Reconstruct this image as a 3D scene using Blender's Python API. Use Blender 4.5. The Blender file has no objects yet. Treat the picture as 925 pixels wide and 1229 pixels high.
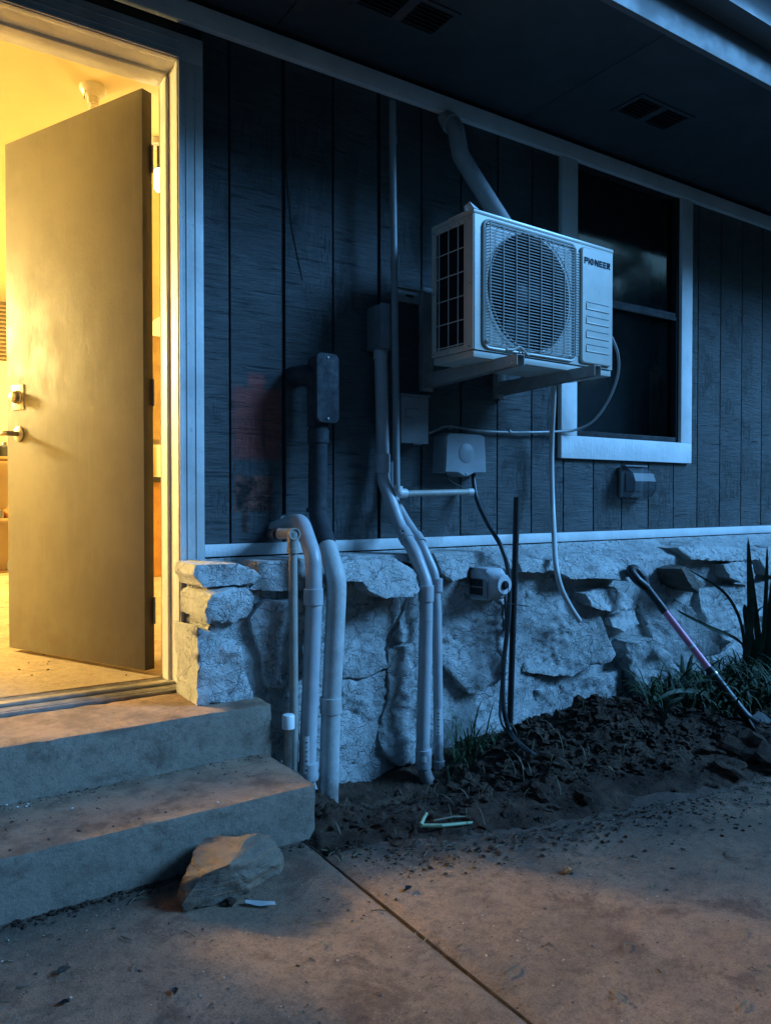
import bpy, bmesh, math, random
from mathutils import Vector, Matrix, noise
from mathutils.geometry import delaunay_2d_cdt
random.seed(7)
scene = bpy.context.scene
COL = scene.collection
# ------------------------------------------------------------------ camera
F, CX, CY = 915.0, 462.5, 614.5
CAM = Vector((0.0, -2.58, 0.96))
YAW, PITCH = math.radians(33.6), math.radians(-0.97)
cd = bpy.data.cameras.new('camera'); cam = bpy.data.objects.new('camera', cd); COL.objects.link(cam)
cd.sensor_fit = 'VERTICAL'; cd.sensor_height = 36.0; cd.lens = 36.0*F/1229.0
cd.clip_start = 0.05; cd.clip_end = 500
cam.location = CAM; cam.rotation_euler = (math.radians(90)+PITCH, 0, -YAW)
scene.camera = cam
# ------------------------------------------------------------------ sky, sun, exposure
SUN_EL, SUN_AZ = math.radians(31), math.radians(50)     # azimuth from the wall normal towards +x
world = bpy.data.worlds.new('World'); scene.world = world; world.use_nodes = True
wn = world.node_tree; wn.nodes.clear()
sky = wn.nodes.new('ShaderNodeTexSky'); sky.sky_type = 'NISHITA'; sky.sun_disc = False
sky.sun_elevation = SUN_EL; sky.sun_rotation = math.radians(180)-SUN_AZ
tint = wn.nodes.new('ShaderNodeMix'); tint.data_type = 'RGBA'; tint.blend_type = 'MULTIPLY'
tint.inputs[0].default_value = 1.0; tint.inputs[7].default_value = (0.24, 0.64, 1.0, 1)
bg = wn.nodes.new('ShaderNodeBackground'); bg.inputs[1].default_value = 0.040
wo = wn.nodes.new('ShaderNodeOutputWorld')
wn.links.new(sky.outputs[0], tint.inputs[6]); wn.links.new(tint.outputs[2], bg.inputs[0]); wn.links.new(bg.outputs[0], wo.inputs[0])
sl = bpy.data.lights.new('sun', 'SUN'); sun = bpy.data.objects.new('sun', sl); COL.objects.link(sun)
sl.energy = 3.15; sl.angle = math.radians(21); sl.color = (0.15, 0.47, 1.0)
sdir = Vector((math.sin(SUN_AZ)*math.cos(SUN_EL), -math.cos(SUN_AZ)*math.cos(SUN_EL), math.sin(SUN_EL)))
sun.rotation_euler = sdir.to_track_quat('Z', 'Y').to_euler()
vs = scene.view_settings; vs.view_transform = 'Standard'; vs.look = 'None'; vs.gamma = 1.0
vs.exposure = 1.0
scene.render.engine = 'CYCLES'
# ------------------------------------------------------------------ helpers
def ray(px, py):
    d = Vector(((px-CX)/F, (CY-py)/F, -1.0))
    return cam.rotation_euler.to_matrix() @ d
def PY(px, py, y):
    d = ray(px, py); return CAM + d*((y-CAM.y)/d.y)
def PZ(px, py, z):
    d = ray(px, py); return CAM + d*((z-CAM.z)/d.z)
def PX(px, py, x):
    d = ray(px, py); return CAM + d*((x-CAM.x)/d.x)

def tag(o, label=None, cat=None, group=None, kind=None):
    if label: o['label'] = label
    if cat: o['category'] = cat
    if group: o['group'] = group
    if kind: o['kind'] = kind
    return o
def thing(name, label, cat, loc=(0, 0, 0), group=None, rotz=0):
    o = bpy.data.objects.new(name, None); COL.objects.link(o)
    o.empty_display_size = 0.05
    o.location = loc; o.rotation_euler = (0, 0, rotz)
    return tag(o, label, cat, group)
def wloc(o):
    v = Vector((0, 0, 0))
    while o is not None:
        v += o.location; o = o.parent
    return v
def obj(name, bm, mat, parent=None, local=False, smooth=True, angle=35, loc=None, label=None):
    me = bpy.data.meshes.new(name)
    if loc is None and parent is None: loc = Vector((0, 0, 0))
    if not local:
        off = wloc(parent) if parent else Vector((0, 0, 0))
        if loc is not None: off = Vector(loc)
        bmesh.ops.translate(bm, verts=bm.verts, vec=-off)
    bmesh.ops.recalc_face_normals(bm, faces=bm.faces) if not getattr(bm, '_norecalc', False) else None
    bm.to_mesh(me); bm.free()
    mats = mat if isinstance(mat, (list, tuple)) else [mat]
    for m in mats: me.materials.append(m)
    o = bpy.data.objects.new(name, me); COL.objects.link(o)
    if smooth:
        me.shade_smooth(); me.set_sharp_from_angle(angle=math.radians(angle))
    if parent: o.parent = parent
    if loc is not None and not local:
        o.location = Vector(loc) - (wloc(parent) if parent else Vector((0, 0, 0)))
    if label: o['label'] = label
    return o
def box(bm, lo, hi, bev=0.0, M=None):
    lo, hi = Vector(lo), Vector(hi)
    r = bmesh.ops.create_cube(bm, size=1.0)
    vs_ = r['verts']
    for v in vs_:
        v.co = Vector(((lo.x+hi.x)/2+v.co.x*(hi.x-lo.x), (lo.y+hi.y)/2+v.co.y*(hi.y-lo.y), (lo.z+hi.z)/2+v.co.z*(hi.z-lo.z)))
    if bev > 0:
        es = list({e for v in vs_ for e in v.link_edges})
        rr = bmesh.ops.bevel(bm, geom=es, offset=bev, segments=2, affect='EDGES', profile=0.6)
        vs_ = list({v for v in vs_ if v.is_valid} | set(rr['verts']))
    if M is not None:
        for v in vs_: v.co = M @ v.co
    return vs_
def bx(name, lo, hi, mat, parent=None, bev=0.002, **k):
    bm = bmesh.new(); box(bm, lo, hi, bev); return obj(name, bm, mat, parent, **k)
def rounded(pts, r, n=8):
    pts = [Vector(p) for p in pts]; out = [pts[0]]
    for i in range(1, len(pts)-1):
        a, b, c = pts[i-1], pts[i], pts[i+1]
        u, w = (a-b), (c-b); lu, lw = u.length, w.length; u.normalize(); w.normalize()
        ang = u.angle(w); t = min(r/math.tan(ang/2) if ang < 3.1 else 0, lu*0.48, lw*0.48)
        p, q = b+u*t, b+w*t
        for k in range(n+1):
            s = k/n; out.append((p*(1-s)+b*s)*(1-s)+(b*(1-s)+q*s)*s)
    out.append(pts[-1]); return out
def catmull(pts, n=8):
    pts = [Vector(p) for p in pts]; P = [pts[0]*2-pts[1]]+pts+[pts[-1]*2-pts[-2]]; out = []
    for i in range(1, len(P)-2):
        a, b, c, d = P[i-1:i+3]
        for k in range(n):
            t = k/n
            out.append(0.5*((2*b)+(c-a)*t+(2*a-5*b+4*c-d)*t*t+(-a+3*b-3*c+d)*t**3))
    out.append(pts[-1]); return out
def tube(bm, pts, r, seg=16, cap=True, jitter=0):
    pts = [Vector(p) for p in pts]; n = len(pts)
    rs = r if isinstance(r, (list, tuple)) else [r]*n
    t = (pts[1]-pts[0]).normalized()
    nrm = t.orthogonal().normalized(); rings = []
    for i in range(n):
        if i == 0: tt = pts[1]-pts[0]
        elif i == n-1: tt = pts[-1]-pts[-2]
        else: tt = (pts[i+1]-pts[i]).normalized()+(pts[i]-pts[i-1]).normalized()
        tt.normalize()
        nrm = (nrm-tt*nrm.dot(tt)).normalized(); bn = tt.cross(nrm)
        rings.append([bm.verts.new(pts[i]+(nrm*math.cos(2*math.pi*k/seg)+bn*math.sin(2*math.pi*k/seg))*rs[i]) for k in range(seg)])
    for i in range(n-1):
        for k in range(seg):
            bm.faces.new((rings[i][k], rings[i][(k+1) % seg], rings[i+1][(k+1) % seg], rings[i+1][k]))
    if cap:
        bm.faces.new(rings[0][::-1]); bm.faces.new(rings[-1])
    return rings
def pipe(name, pts, r, mat, parent=None, seg=16, **k):
    bm = bmesh.new(); tube(bm, pts, r, seg); return obj(name, bm, mat, parent, **k)
def open_end(name, p, d, r, mat, parent, wall=0.0035, depth=0.02, out=0.004):
    """short socket with a real bore"""
    d = Vector(d).normalized(); bm = bmesh.new(); seg = 18
    A = tube(bm, [p-d*depth, p+d*out], r, seg, cap=False)
    B = tube(bm, [p-d*depth, p+d*out], r-wall, seg, cap=False)
    for k in range(seg):
        bm.faces.new((A[1][k], A[1][(k+1) % seg], B[1][(k+1) % seg], B[1][k]))
    bm.faces.new(B[0])
    return obj(name, bm, mat, parent)
def along(pts, s):
    L = [(pts[i+1]-pts[i]).length for i in range(len(pts)-1)]; tot = sum(L); d = s*tot
    for i, l in enumerate(L):
        if d <= l: return pts[i].lerp(pts[i+1], d/max(l, 1e-6)), (pts[i+1]-pts[i]).normalized()
        d -= l
    return pts[-1], (pts[-1]-pts[-2]).normalized()
def collar(name, p, d, r, h, mat, parent):
    d = Vector(d).normalized()
    bm = bmesh.new()
    tube(bm, [p-d*(h/2), p-d*(h/2-.0015), p+d*(h/2-.0015), p+d*(h/2)], [r-.0015, r, r, r-.0015], 20)
    return obj(name, bm, mat, parent)
def screw(p, d, r, mat, parent, local=False):
    d = Vector(d).normalized(); p = Vector(p); bm = bmesh.new()
    tube(bm, [p, p+d*r*0.5, p+d*r*0.8], [r, r*.9, r*.4], 8)
    return obj('screw', bm, mat, parent, local=local)
def fbm(x, y, z, o=4): return noise.fractal(Vector((x, y, z)), 0.9, 2.0, o)
def sstep(a, b, x):
    t = max(0, min(1, (x-a)/(b-a))); return t*t*(3-2*t)
# ------------------------------------------------------------------ materials
class MB:
    def __init__(s, name):
        s.m = bpy.data.materials.new(name); s.m.use_nodes = True
        s.nt = s.m.node_tree; s.N = s.nt.nodes; s.b = s.N['Principled BSDF']
        s.geo = s.N.new('ShaderNodeNewGeometry'); s.pos = s.geo.outputs['Position']
    def L(s, a, b): s.nt.links.new(a, b)
    def val(s, sock, v):
        if hasattr(v, 'links') or isinstance(v, bpy.types.NodeSocket): s.L(v, sock)
        else: sock.default_value = v
    def vmul(s, vec, sc, off=(0, 0, 0)):
        n = s.N.new('ShaderNodeMapping'); n.inputs['Scale'].default_value = sc; n.inputs['Location'].default_value = off
        s.L(vec, n.inputs[0]); return n.outputs[0]
    def noise(s, scale, detail=6, rough=0.6, vec=None, dist=0.0):
        n = s.N.new('ShaderNodeTexNoise'); n.inputs['Scale'].default_value = scale
        n.inputs['Detail'].default_value = detail; n.inputs['Roughness'].default_value = rough; n.inputs['Distortion'].default_value = dist
        s.L(vec or s.pos, n.inputs['Vector']); return n.outputs[0]
    def vor(s, scale, feature='F1', vec=None):
        n = s.N.new('ShaderNodeTexVoronoi'); n.feature = feature; n.inputs['Scale'].default_value = scale
        s.L(vec or s.pos, n.inputs['Vector']); return n.outputs['Distance']
    def math(s, op, a, b=0.0, c=0.0, clamp=False):
        n = s.N.new('ShaderNodeMath'); n.operation = op; n.use_clamp = clamp
        for i, v in enumerate((a, b, c)): s.val(n.inputs[i], v)
        return n.outputs[0]
    def mr(s, x, a, b, c=0.0, d=1.0, smooth=True):
        n = s.N.new('ShaderNodeMapRange'); n.interpolation_type = 'SMOOTHSTEP' if smooth else 'LINEAR'
        s.val(n.inputs[0], x)
        for i, v in enumerate((a, b, c, d)): s.val(n.inputs[i+1], v)
        return n.outputs[0]
    def mix(s, f, a, b, blend='MIX'):
        n = s.N.new('ShaderNodeMix'); n.data_type = 'RGBA'; n.blend_type = blend
        s.val(n.inputs[0], f)
        for i, v in ((6, a), (7, b)):
            if isinstance(v, tuple): n.inputs[i].default_value = (*v[:3], 1)
            else: s.L(v, n.inputs[i])
        return n.outputs[2]
    def xyz(s, vec=None):
        n = s.N.new('ShaderNodeSeparateXYZ'); s.L(vec or s.pos, n.inputs[0]); return n.outputs
    def bump(s, h, strength=0.5, dist=0.01, prev=None):
        n = s.N.new('ShaderNodeBump'); n.inputs['Strength'].default_value = strength; n.inputs['Distance'].default_value = dist
        s.L(h, n.inputs['Height'])
        if prev: s.L(prev, n.inputs['Normal'])
        return n.outputs[0]
    def out(s, col, rough=0.6, nrm=None, metal=0.0, spec=None):
        if isinstance(col, tuple): s.b.inputs['Base Color'].default_value = (*col[:3], 1)
        else: s.L(col, s.b.inputs['Base Color'])
        s.val(s.b.inputs['Roughness'], rough); s.b.inputs['Metallic'].default_value = metal
        if spec is not None: s.b.inputs['Specular IOR Level'].default_value = spec
        if nrm: s.L(nrm, s.b.inputs['Normal'])
        return s.m
def sc3(c, k): return tuple(min(1, v*k) for v in c)
def simple(name, c, rough=0.55, metal=0.0, var=0.25, scale=9, bump=0.15, bscale=120, dirt=0.0, dirtc=(0.05, 0.04, 0.03), mud=False):
    m = MB(name)
    n = m.noise(scale, 5, 0.65)
    col = m.mix(m.mr(n, .3, .7), sc3(c, 1-var), sc3(c, 1+var*.5))
    if dirt > 0:
        d = m.mr(m.noise(scale*5, 8, 0.75), .66-dirt*.2, .78-dirt*.1)
        col = m.mix(m.math('MULTIPLY', d, .8), col, dirtc)
    if mud:
        Z = m.xyz()[2]; mk = m.mr(m.math('ADD', Z, m.math('MULTIPLY', m.math('SUBTRACT', m.noise(14, 8, .75), .5), .5)), .0-.08, .06, .7, 0)
        col = m.mix(mk, col, (.10, .065, .045))
        st = m.mr(m.noise(1, 6, .7, m.vmul(m.pos, (60, 60, 5)), .5), .58, .72); col = m.mix(m.math('MULTIPLY', st, .35), col, (.12, .10, .08))
    r = m.mr(m.noise(scale*3, 4, .6), .2, .8, rough*.8, min(1, rough*1.2))
    return m.out(col, r, m.bump(m.noise(bscale, 5, .6), bump, .003), metal)

# white-ish exterior trim paint, flecked where dust and chips show
def trim_mat():
    m = MB('trim_paint')
    col = m.mix(m.mr(m.noise(6, 5, .6), .3, .7), (.64, .64, .63), (.78, .78, .765))
    chips = m.mr(m.noise(34, 9, .78), .655, .685)
    col = m.mix(m.math('MULTIPLY', chips, .75), col, (.07, .07, .07))
    h = m.math('ADD', m.noise(40, 6, .65), m.math('MULTIPLY', m.noise(0.9, 4, .6, m.vmul(m.pos, (90, 90, 5))), .6))
    return m.out(col, .55, m.bump(h, .5, .004))
TRIM = trim_mat()
FRAME = simple('door_frame_paint', (.62, .60, .55), .45, var=.12, scale=8, bump=.2, bscale=60, dirt=.25)
CASING = simple('casing_paint_shaded', (.52, .51, .49), .5, var=.18, scale=7, bump=.35, bscale=60, dirt=.35, dirtc=(.08, .075, .07))  # the casing's weaker light is set into a darker paint than the trim
def siding_mat():
    m = MB('siding_paint')
    oi = m.N.new('ShaderNodeObjectInfo'); rnd_ = oi.outputs['Random']
    sh_ = m.N.new('ShaderNodeVectorMath'); sh_.operation = 'MULTIPLY_ADD'; sh_.inputs[1].default_value = (7, 3, 5); m.L(rnd_, sh_.inputs[0]); m.L(m.pos, sh_.inputs[2]); bp = sh_.outputs[0]
    col = m.mix(m.mr(m.noise(3, 6, .6), .3, .7), (.098, .106, .108), (.140, .148, .150))
    col = m.mix(m.mr(rnd_, 0, 1, 0, .30, False), col, (.05, .06, .066))
    nl = m.mr(m.vor(7.0, 'F1', m.vmul(bp, (1, 1, .55))), .0, .028, 1, 0); col = m.mix(m.math('MULTIPLY', nl, .8), col, (.02, .015, .012))
    # bare patches left by old fixtures
    wob = m.noise(30, 6, .7); wob2 = m.math('MULTIPLY', m.math('SUBTRACT', wob, .5), .05)
    X, Y, Z = m.xyz()
    xx = m.math('ADD', X, wob2); zz = m.math('ADD', Z, wob2)
    def rect(p0, p1, soft):
        a = PY(p0[0], p0[1], 0); b = PY(p1[0], p1[1], 0)
        t = m.math('MULTIPLY', m.mr(xx, a.x-soft, a.x+soft), m.mr(xx, b.x-soft, b.x+soft, 1, 0))
        t2 = m.math('MULTIPLY', m.mr(zz, b.z-soft, b.z+soft), m.mr(zz, a.z-soft, a.z+soft, 1, 0))
        return m.math('MULTIPLY', t, t2)
    up = m.math('MAXIMUM', rect((280, 464), (337, 552), .014), rect((298, 448), (318, 480), .01))
    col = m.mix(m.math('MULTIPLY', up, .92), col, (.42, .105, .085))
    lo = m.math('MAXIMUM', rect((282, 571), (327, 614), .006), rect((289, 610), (299, 640), .012))
    lo2 = m.math('MULTIPLY', lo, m.mr(m.noise(22, 8, .75), .30, .42, .55, 1))
    col = m.mix(lo2, col, m.mix(m.mr(m.noise(14, 6, .7), .4, .62), (.02, .010, .009), (.40, .15, .10)))
    # small nail heads and drips
    chips = m.mr(m.noise(26, 9, .8), .70, .72)
    col = m.mix(m.math('MULTIPLY', chips, .6), col, (.02, .018, .017))
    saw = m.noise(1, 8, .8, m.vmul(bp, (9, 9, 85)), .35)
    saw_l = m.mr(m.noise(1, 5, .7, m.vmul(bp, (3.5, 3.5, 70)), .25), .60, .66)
    grain = m.noise(1, 6, .7, m.vmul(bp, (75, 75, 8)), 1.4)
    gmask = m.mr(m.noise(3.5, 3, .5, bp), .46, .62)
    run = m.math('MULTIPLY', m.mr(grain, .5, .72), gmask)
    col = m.mix(m.math('MULTIPLY', saw_l, .5), col, (.016, .020, .024))  # saw-cut shadow painted into the colour, with thin paint in the crevices
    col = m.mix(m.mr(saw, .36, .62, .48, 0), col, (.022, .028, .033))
    h = m.math('ADD', saw, m.math('MULTIPLY', run, 1.1))
    h = m.math('SUBTRACT', h, m.math('MULTIPLY', saw_l, .9))
    return m.out(col, m.mr(m.noise(12, 4, .6), .3, .7, .30, .48), m.bump(h, 1.0, .020))
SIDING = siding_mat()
def stone_mat(name, a, b, dark):
    m = MB(name)
    col = m.mix(m.mr(m.noise(5, 6, .65), .3, .7), a, b)
    wv = m.N.new('ShaderNodeTexNoise'); wv.inputs['Scale'].default_value = 14; wv.inputs['Detail'].default_value = 6; m.L(m.pos, wv.inputs['Vector'])
    wm = m.N.new('ShaderNodeVectorMath'); wm.operation = 'MULTIPLY_ADD'; wm.inputs[1].default_value = (.10, .10, .10)
    m.L(wv.outputs['Color'], wm.inputs[0]); m.L(m.pos, wm.inputs[2]); wp = wm.outputs[0]
    def crackle(sc, w, ms, m0, m1):
        n = m.N.new('ShaderNodeTexVoronoi'); n.feature = 'DISTANCE_TO_EDGE'; n.inputs['Scale'].default_value = sc; m.L(wp, n.inputs['Vector'])
        return m.math('MULTIPLY', m.mr(n.outputs['Distance'], 0, w, 1, 0), m.mr(m.noise(ms, 5, .65), m0, m1))
    cr = crackle(11, .032, 8, .46, .58); c2 = m.math('MAXIMUM', crackle(26, .06, 13, .44, .58), crackle(52, .10, 21, .46, .58))
    pit = m.mr(m.noise(44, 9, .85, None, .5), .60, .66)
    dm = m.math('MAXIMUM', m.math('MULTIPLY', cr, .60), m.math('MULTIPLY', pit, .6)); dm = m.math('MAXIMUM', dm, m.math('MULTIPLY', c2, .30))
    col = m.mix(dm, col, dark)
    h = m.math('ADD', m.math('MULTIPLY', m.noise(9, 9, .68), .45), m.math('MULTIPLY', m.noise(40, 9, .8), 1.0))
    h = m.math('SUBTRACT', h, m.math('MULTIPLY', cr, .6)); h = m.math('SUBTRACT', h, m.math('MULTIPLY', c2, .35)); h = m.math('SUBTRACT', h, m.math('MULTIPLY', pit, .3))
    return m.out(col, .75, m.bump(h, 1.0, .017))
STONE = stone_mat('painted_stone', (.50, .50, .48), (.66, .655, .635), (.11, .105, .10))
STONEB = stone_mat('bare_stone', (.10, .08, .062), (.165, .135, .11), (.03, .025, .02))
MORTAR = stone_mat('painted_mortar', (.46, .46, .445), (.61, .605, .59), (.10, .095, .09))
def concrete_mat(name, a, b, dirt=(.09, .055, .035), dk=.5, smear=False, dust=False):
    m = MB(name)
    col = m.mix(m.mr(m.noise(2.2, 8, .66), .32, .66), a, b)
    col = m.mix(m.math('MULTIPLY', m.mr(m.noise(4.5, 9, .72, None, .5), .5, .66), dk), col, dirt)
    grit = m.mr(m.noise(120, 6, .7), .58, .68)
    col = m.mix(m.math('MULTIPLY', grit, .55), col, sc3(dirt, .5))
    lt = m.mr(m.noise(160, 4, .6), .66, .72)
    col = m.mix(m.math('MULTIPLY', lt, .35), col, sc3(b, 1.7))
    if smear:
        X, Y, Z = m.xyz()
        line = m.math('ADD', m.mr(X, 1.0, 1.9, -.86, -1.13), m.math('MULTIPLY', m.math('SUBTRACT', m.noise(3.2, 8, .72), .5), .75))
        k1 = m.mr(m.math('SUBTRACT', Y, line), -.16, .06)
        k1 = m.math('MULTIPLY', k1, m.mr(X, .90, 1.15))
        foot = m.mr(m.math('ADD', Y, m.math('MULTIPLY', m.math('SUBTRACT', m.noise(6, 8, .7), .5), .25)), -.84, -.70)
        k1 = m.math('MAXIMUM', k1, m.math('MULTIPLY', foot, .8))
        col = m.mix(m.math('MULTIPLY', k1, m.mr(m.noise(40, 8, .75), .35, .6, .55, 1)), col, (.055, .036, .028))
        cl_ = m.mr(m.noise(9, 9, .8, None, .8), .58, .64)
        col = m.mix(m.math('MULTIPLY', cl_, m.math('MULTIPLY', m.mr(m.noise(90, 5, .7), .45, .55), .75)), col, (.06, .03, .02))
    col = m.mix(m.mr(m.noise(34, 7, .8), .44, .64, 0, .45), col, sc3(a, .45)); fine = m.noise(210, 3, .9); col = m.mix(m.mr(fine, .42, .66, 0, .30 if dust else .5), col, sc3(a, .38))
    pits = m.mr(m.vor(38), .0, .13, 1, 0); pm = m.mr(m.noise(11, 4, .6), .56, .62)
    pits = m.math('MULTIPLY', pits, pm)
    col = m.mix(m.math('MULTIPLY', pits, .7), col, sc3(dirt, .35))
    h = m.math('ADD', m.noise(16, 8, .7), m.math('MULTIPLY', m.noise(140, 6, .75), .5))
    h = m.math('SUBTRACT', h, pits)
    if dust:
        nz = m.xyz(m.geo.outputs['Normal'])[2]
        dm_ = m.math('MULTIPLY', m.mr(nz, .55, .9), m.mr(m.noise(5, 8, .7), .25, .6, .55, 1))
        col = m.mix(dm_, col, m.mix(m.mr(m.noise(9, 9, .75), .35, .62), (.13, .070, .043), (.30, .18, .115)))
        crk = m.mr(m.math('ABSOLUTE', m.math('SUBTRACT', m.noise(2.0, 7, .6, None, .2), .5)), 0, .003, 1, 0)
        crk = m.math('MULTIPLY', crk, m.mr(m.noise(1.7, 3, .5), .58, .66)); col = m.mix(m.math('MULTIPLY', crk, .8), col, (.03, .02, .015)); h = m.math('SUBTRACT', h, crk)
    return m.out(col, .9, m.bump(h, .9, .0045 if dust else .009))
CONC = concrete_mat('dusty_concrete', (.165, .10, .066), (.345, .20, .128), (.10, .045, .028), .8, True)
STEPM = concrete_mat('step_concrete', (.18, .138, .106), (.265, .208, .16), (.10, .06, .04), .8, dust=True)
def soil_mat():
    m = MB('damp_soil')
    col = m.mix(m.mr(m.noise(7, 8, .7), .35, .65), (.040, .022, .015), (.13, .080, .056))
    col = m.mix(m.math('MULTIPLY', m.mr(m.noise(60, 6, .7), .6, .68), .6), col, (.12, .085, .06))
    h = m.math('ADD', m.noise(30, 9, .75), m.math('MULTIPLY', m.noise(120, 6, .7), .5))
    return m.out(col, .95, m.bump(h, 1, .02), spec=.2)
SOIL = soil_mat()
PVC = simple('grey_conduit', (.40, .405, .415), .42, var=.12, scale=14, bump=.12, bscale=60, dirt=.25, dirtc=(.12, .10, .08), mud=True)
PVCP = simple('painted_conduit', (.43, .425, .41), .6, var=.18, scale=18, bump=.5, bscale=70, dirt=.45, dirtc=(.07, .06, .05), mud=True)
PVCD = simple('dark_painted_conduit', (.019, .021, .025), .8, var=.25, scale=14, bump=.4, bscale=70, dirt=.2)
WPVC = simple('white_pvc', (.55, .55, .54), .4, var=.12, scale=20, bump=.1, dirt=.15)
TAN = simple('beige_pvc', (.33, .30, .26), .5, var=.15, scale=20, bump=.3, dirt=.3, mud=True)
BOXG = simple('grey_box_plastic', (.24, .25, .255), .45, var=.12, scale=10, bump=.15, dirt=.2)
BOXD = simple('dark_painted_steel', (.18, .195, .21), .38, var=.2, scale=12, bump=.25, dirt=.1)
ACW = simple('cream_enamel', (.48, .46, .41), .32, var=.06, scale=7, bump=.06, bscale=30, dirt=.12, dirtc=(.25, .22, .18))
ACE = simple('grille_wire_enamel', (.46, .46, .44), .4, var=.1, bump=.1)
BLACK = simple('black_plastic', (.012, .012, .013), .45, bump=.2)
DARKI = simple('dark_interior_metal', (.02, .022, .025), .6, bump=.2)
FAN = simple('fan_plastic', (.016, .018, .020), .75, bump=.1)
COPPER = simple('finned_coil', (.035, .045, .055), .35, metal=.6, bump=.5, bscale=300)
GALV = simple('galvanised_steel', (.36, .36, .345), .5, metal=.1, var=.2, scale=15, bump=.1)
STEEL = simple('worn_steel', (.30, .28, .25), .35, metal=.8, var=.25, scale=20)
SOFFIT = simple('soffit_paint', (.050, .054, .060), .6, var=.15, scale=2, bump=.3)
GUT = simple('gutter_enamel', (.16, .162, .165), .6, var=.08, scale=3, bump=.1)
WHITEH = simple('white_hose', (.50, .50, .49), .45, var=.1)
PINK = simple('pink_fibreglass', (.80, .24, .36), .35, var=.15, scale=30, dirt=.15)
PAPER = simple('paper_label', (.62, .62, .60), .6, var=.05)
ALU = simple('aluminium_threshold', (.42, .39, .34), .4, metal=.6, var=.25, scale=25, bump=.3, dirt=.4)
LEAFD = simple('iris_leaf', (.026, .045, .020), .75, var=.5, scale=14, bump=.2)
GRASSM = simple('grass_blade', (.038, .070, .022), .75, var=.5, scale=22, bump=.1)
DRY = simple('dry_stalk', (.15, .12, .07), .7, var=.3, scale=20)
PALEG = simple('pale_green_stalk', (.30, .38, .22), .6, var=.25, scale=25)
def door_mat():
    m = MB('door_paint')
    col = m.mix(m.mr(m.noise(3, 5, .6), .3, .7), (.14, .127, .096), (.175, .16, .12))
    sp = m.mr(m.noise(38, 9, .8), .67, .70)
    col = m.mix(m.math('MULTIPLY', sp, .55), col, (.03, .022, .015))
    stv = m.mr(m.noise(1, 6, .7, m.vmul(m.pos, (30, 30, 3)), .8), .50, .70); col = m.mix(m.math('MULTIPLY', stv, .35), col, (.19, .175, .13))
    X, Y, Z = m.xyz()
    low = m.mr(Z, .34, .62, 1, 0)
    col = m.mix(m.math('MULTIPLY', low, m.mr(m.noise(16, 8, .75), .45, .65, 0, .5)), col, (.15, .10, .06))
    h = m.math('ADD', m.noise(1, 6, .7, m.vmul(m.pos, (50, 50, 14)), 1.0), m.math('MULTIPLY', m.noise(60, 7, .75), .8))
    return m.out(col, m.mr(m.noise(7, 5, .6), .3, .7, .45, .62), m.bump(h, .3, .003), spec=.12)
DOORM = door_mat()
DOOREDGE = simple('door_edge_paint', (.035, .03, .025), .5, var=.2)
ROOMW = simple('cream_wall_paint', (.62, .52, .34), .7, var=.08, scale=2, bump=.2)
ROOMF = concrete_mat('room_floor_wood', (.34, .25, .15), (.48, .37, .23), (.15, .09, .05), .6)
WOOD = simple('pine_board', (.42, .26, .11), .6, var=.3, scale=12)
def glass_mat(name, tintc, alpha=.0):
    m = MB(name)
    m.b.inputs['Base Color'].default_value = (*tintc, 1)
    m.b.inputs['Roughness'].default_value = .06
    m.b.inputs['Transmission Weight'].default_value = 1.0; m.b.inputs['IOR'].default_value = 1.45
    m.L(m.bump(m.noise(3, 3, .5), .05, .01), m.b.inputs['Normal'])
    return m.m
GLASS = glass_mat('window_glass', (.75, .8, .82))
CLEAR = glass_mat('clear_cover_plastic', (.8, .85, .88))
_cb = CLEAR.node_tree.nodes['Principled BSDF']; _cb.inputs['Roughness'].default_value = .35; _cb.inputs['Transmission Weight'].default_value = 0.0; _cb.inputs['Base Color'].default_value = (.10, .115, .13, 1); _cb.inputs['Alpha'].default_value = .45
def emis(name, c, st):
    m = MB(name); m.b.inputs['Base Color'].default_value = (*c, 1)
    m.b.inputs['Emission Color'].default_value = (*c, 1); m.b.inputs['Emission Strength'].default_value = st
    return m.m
BULB = emis('lit_bulb', (1.0, .82, .5), 14.0)

# ------------------------------------------------------------------ big levels
LAND, STEP1 = .305, .15
FLOOR = .318; CEIL = 2.74; SOF = 2.68
XJ = .86                     # right jamb of the doorway
XEND = 9.0
# ------------------------------------------------------------------ ground
bm = bmesh.new()
v = [bm.verts.new(p) for p in ((-60, -80, -.16), (60, -80, -.16), (60, 40, -.16), (-60, 40, -.16))]; bm.faces.new(v)
g = obj('ground', bm, simple('packed_earth', (.075, .06, .045), .95, var=.4, scale=.7, bump=.6, bscale=8)); tag(g, kind='structure')
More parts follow.
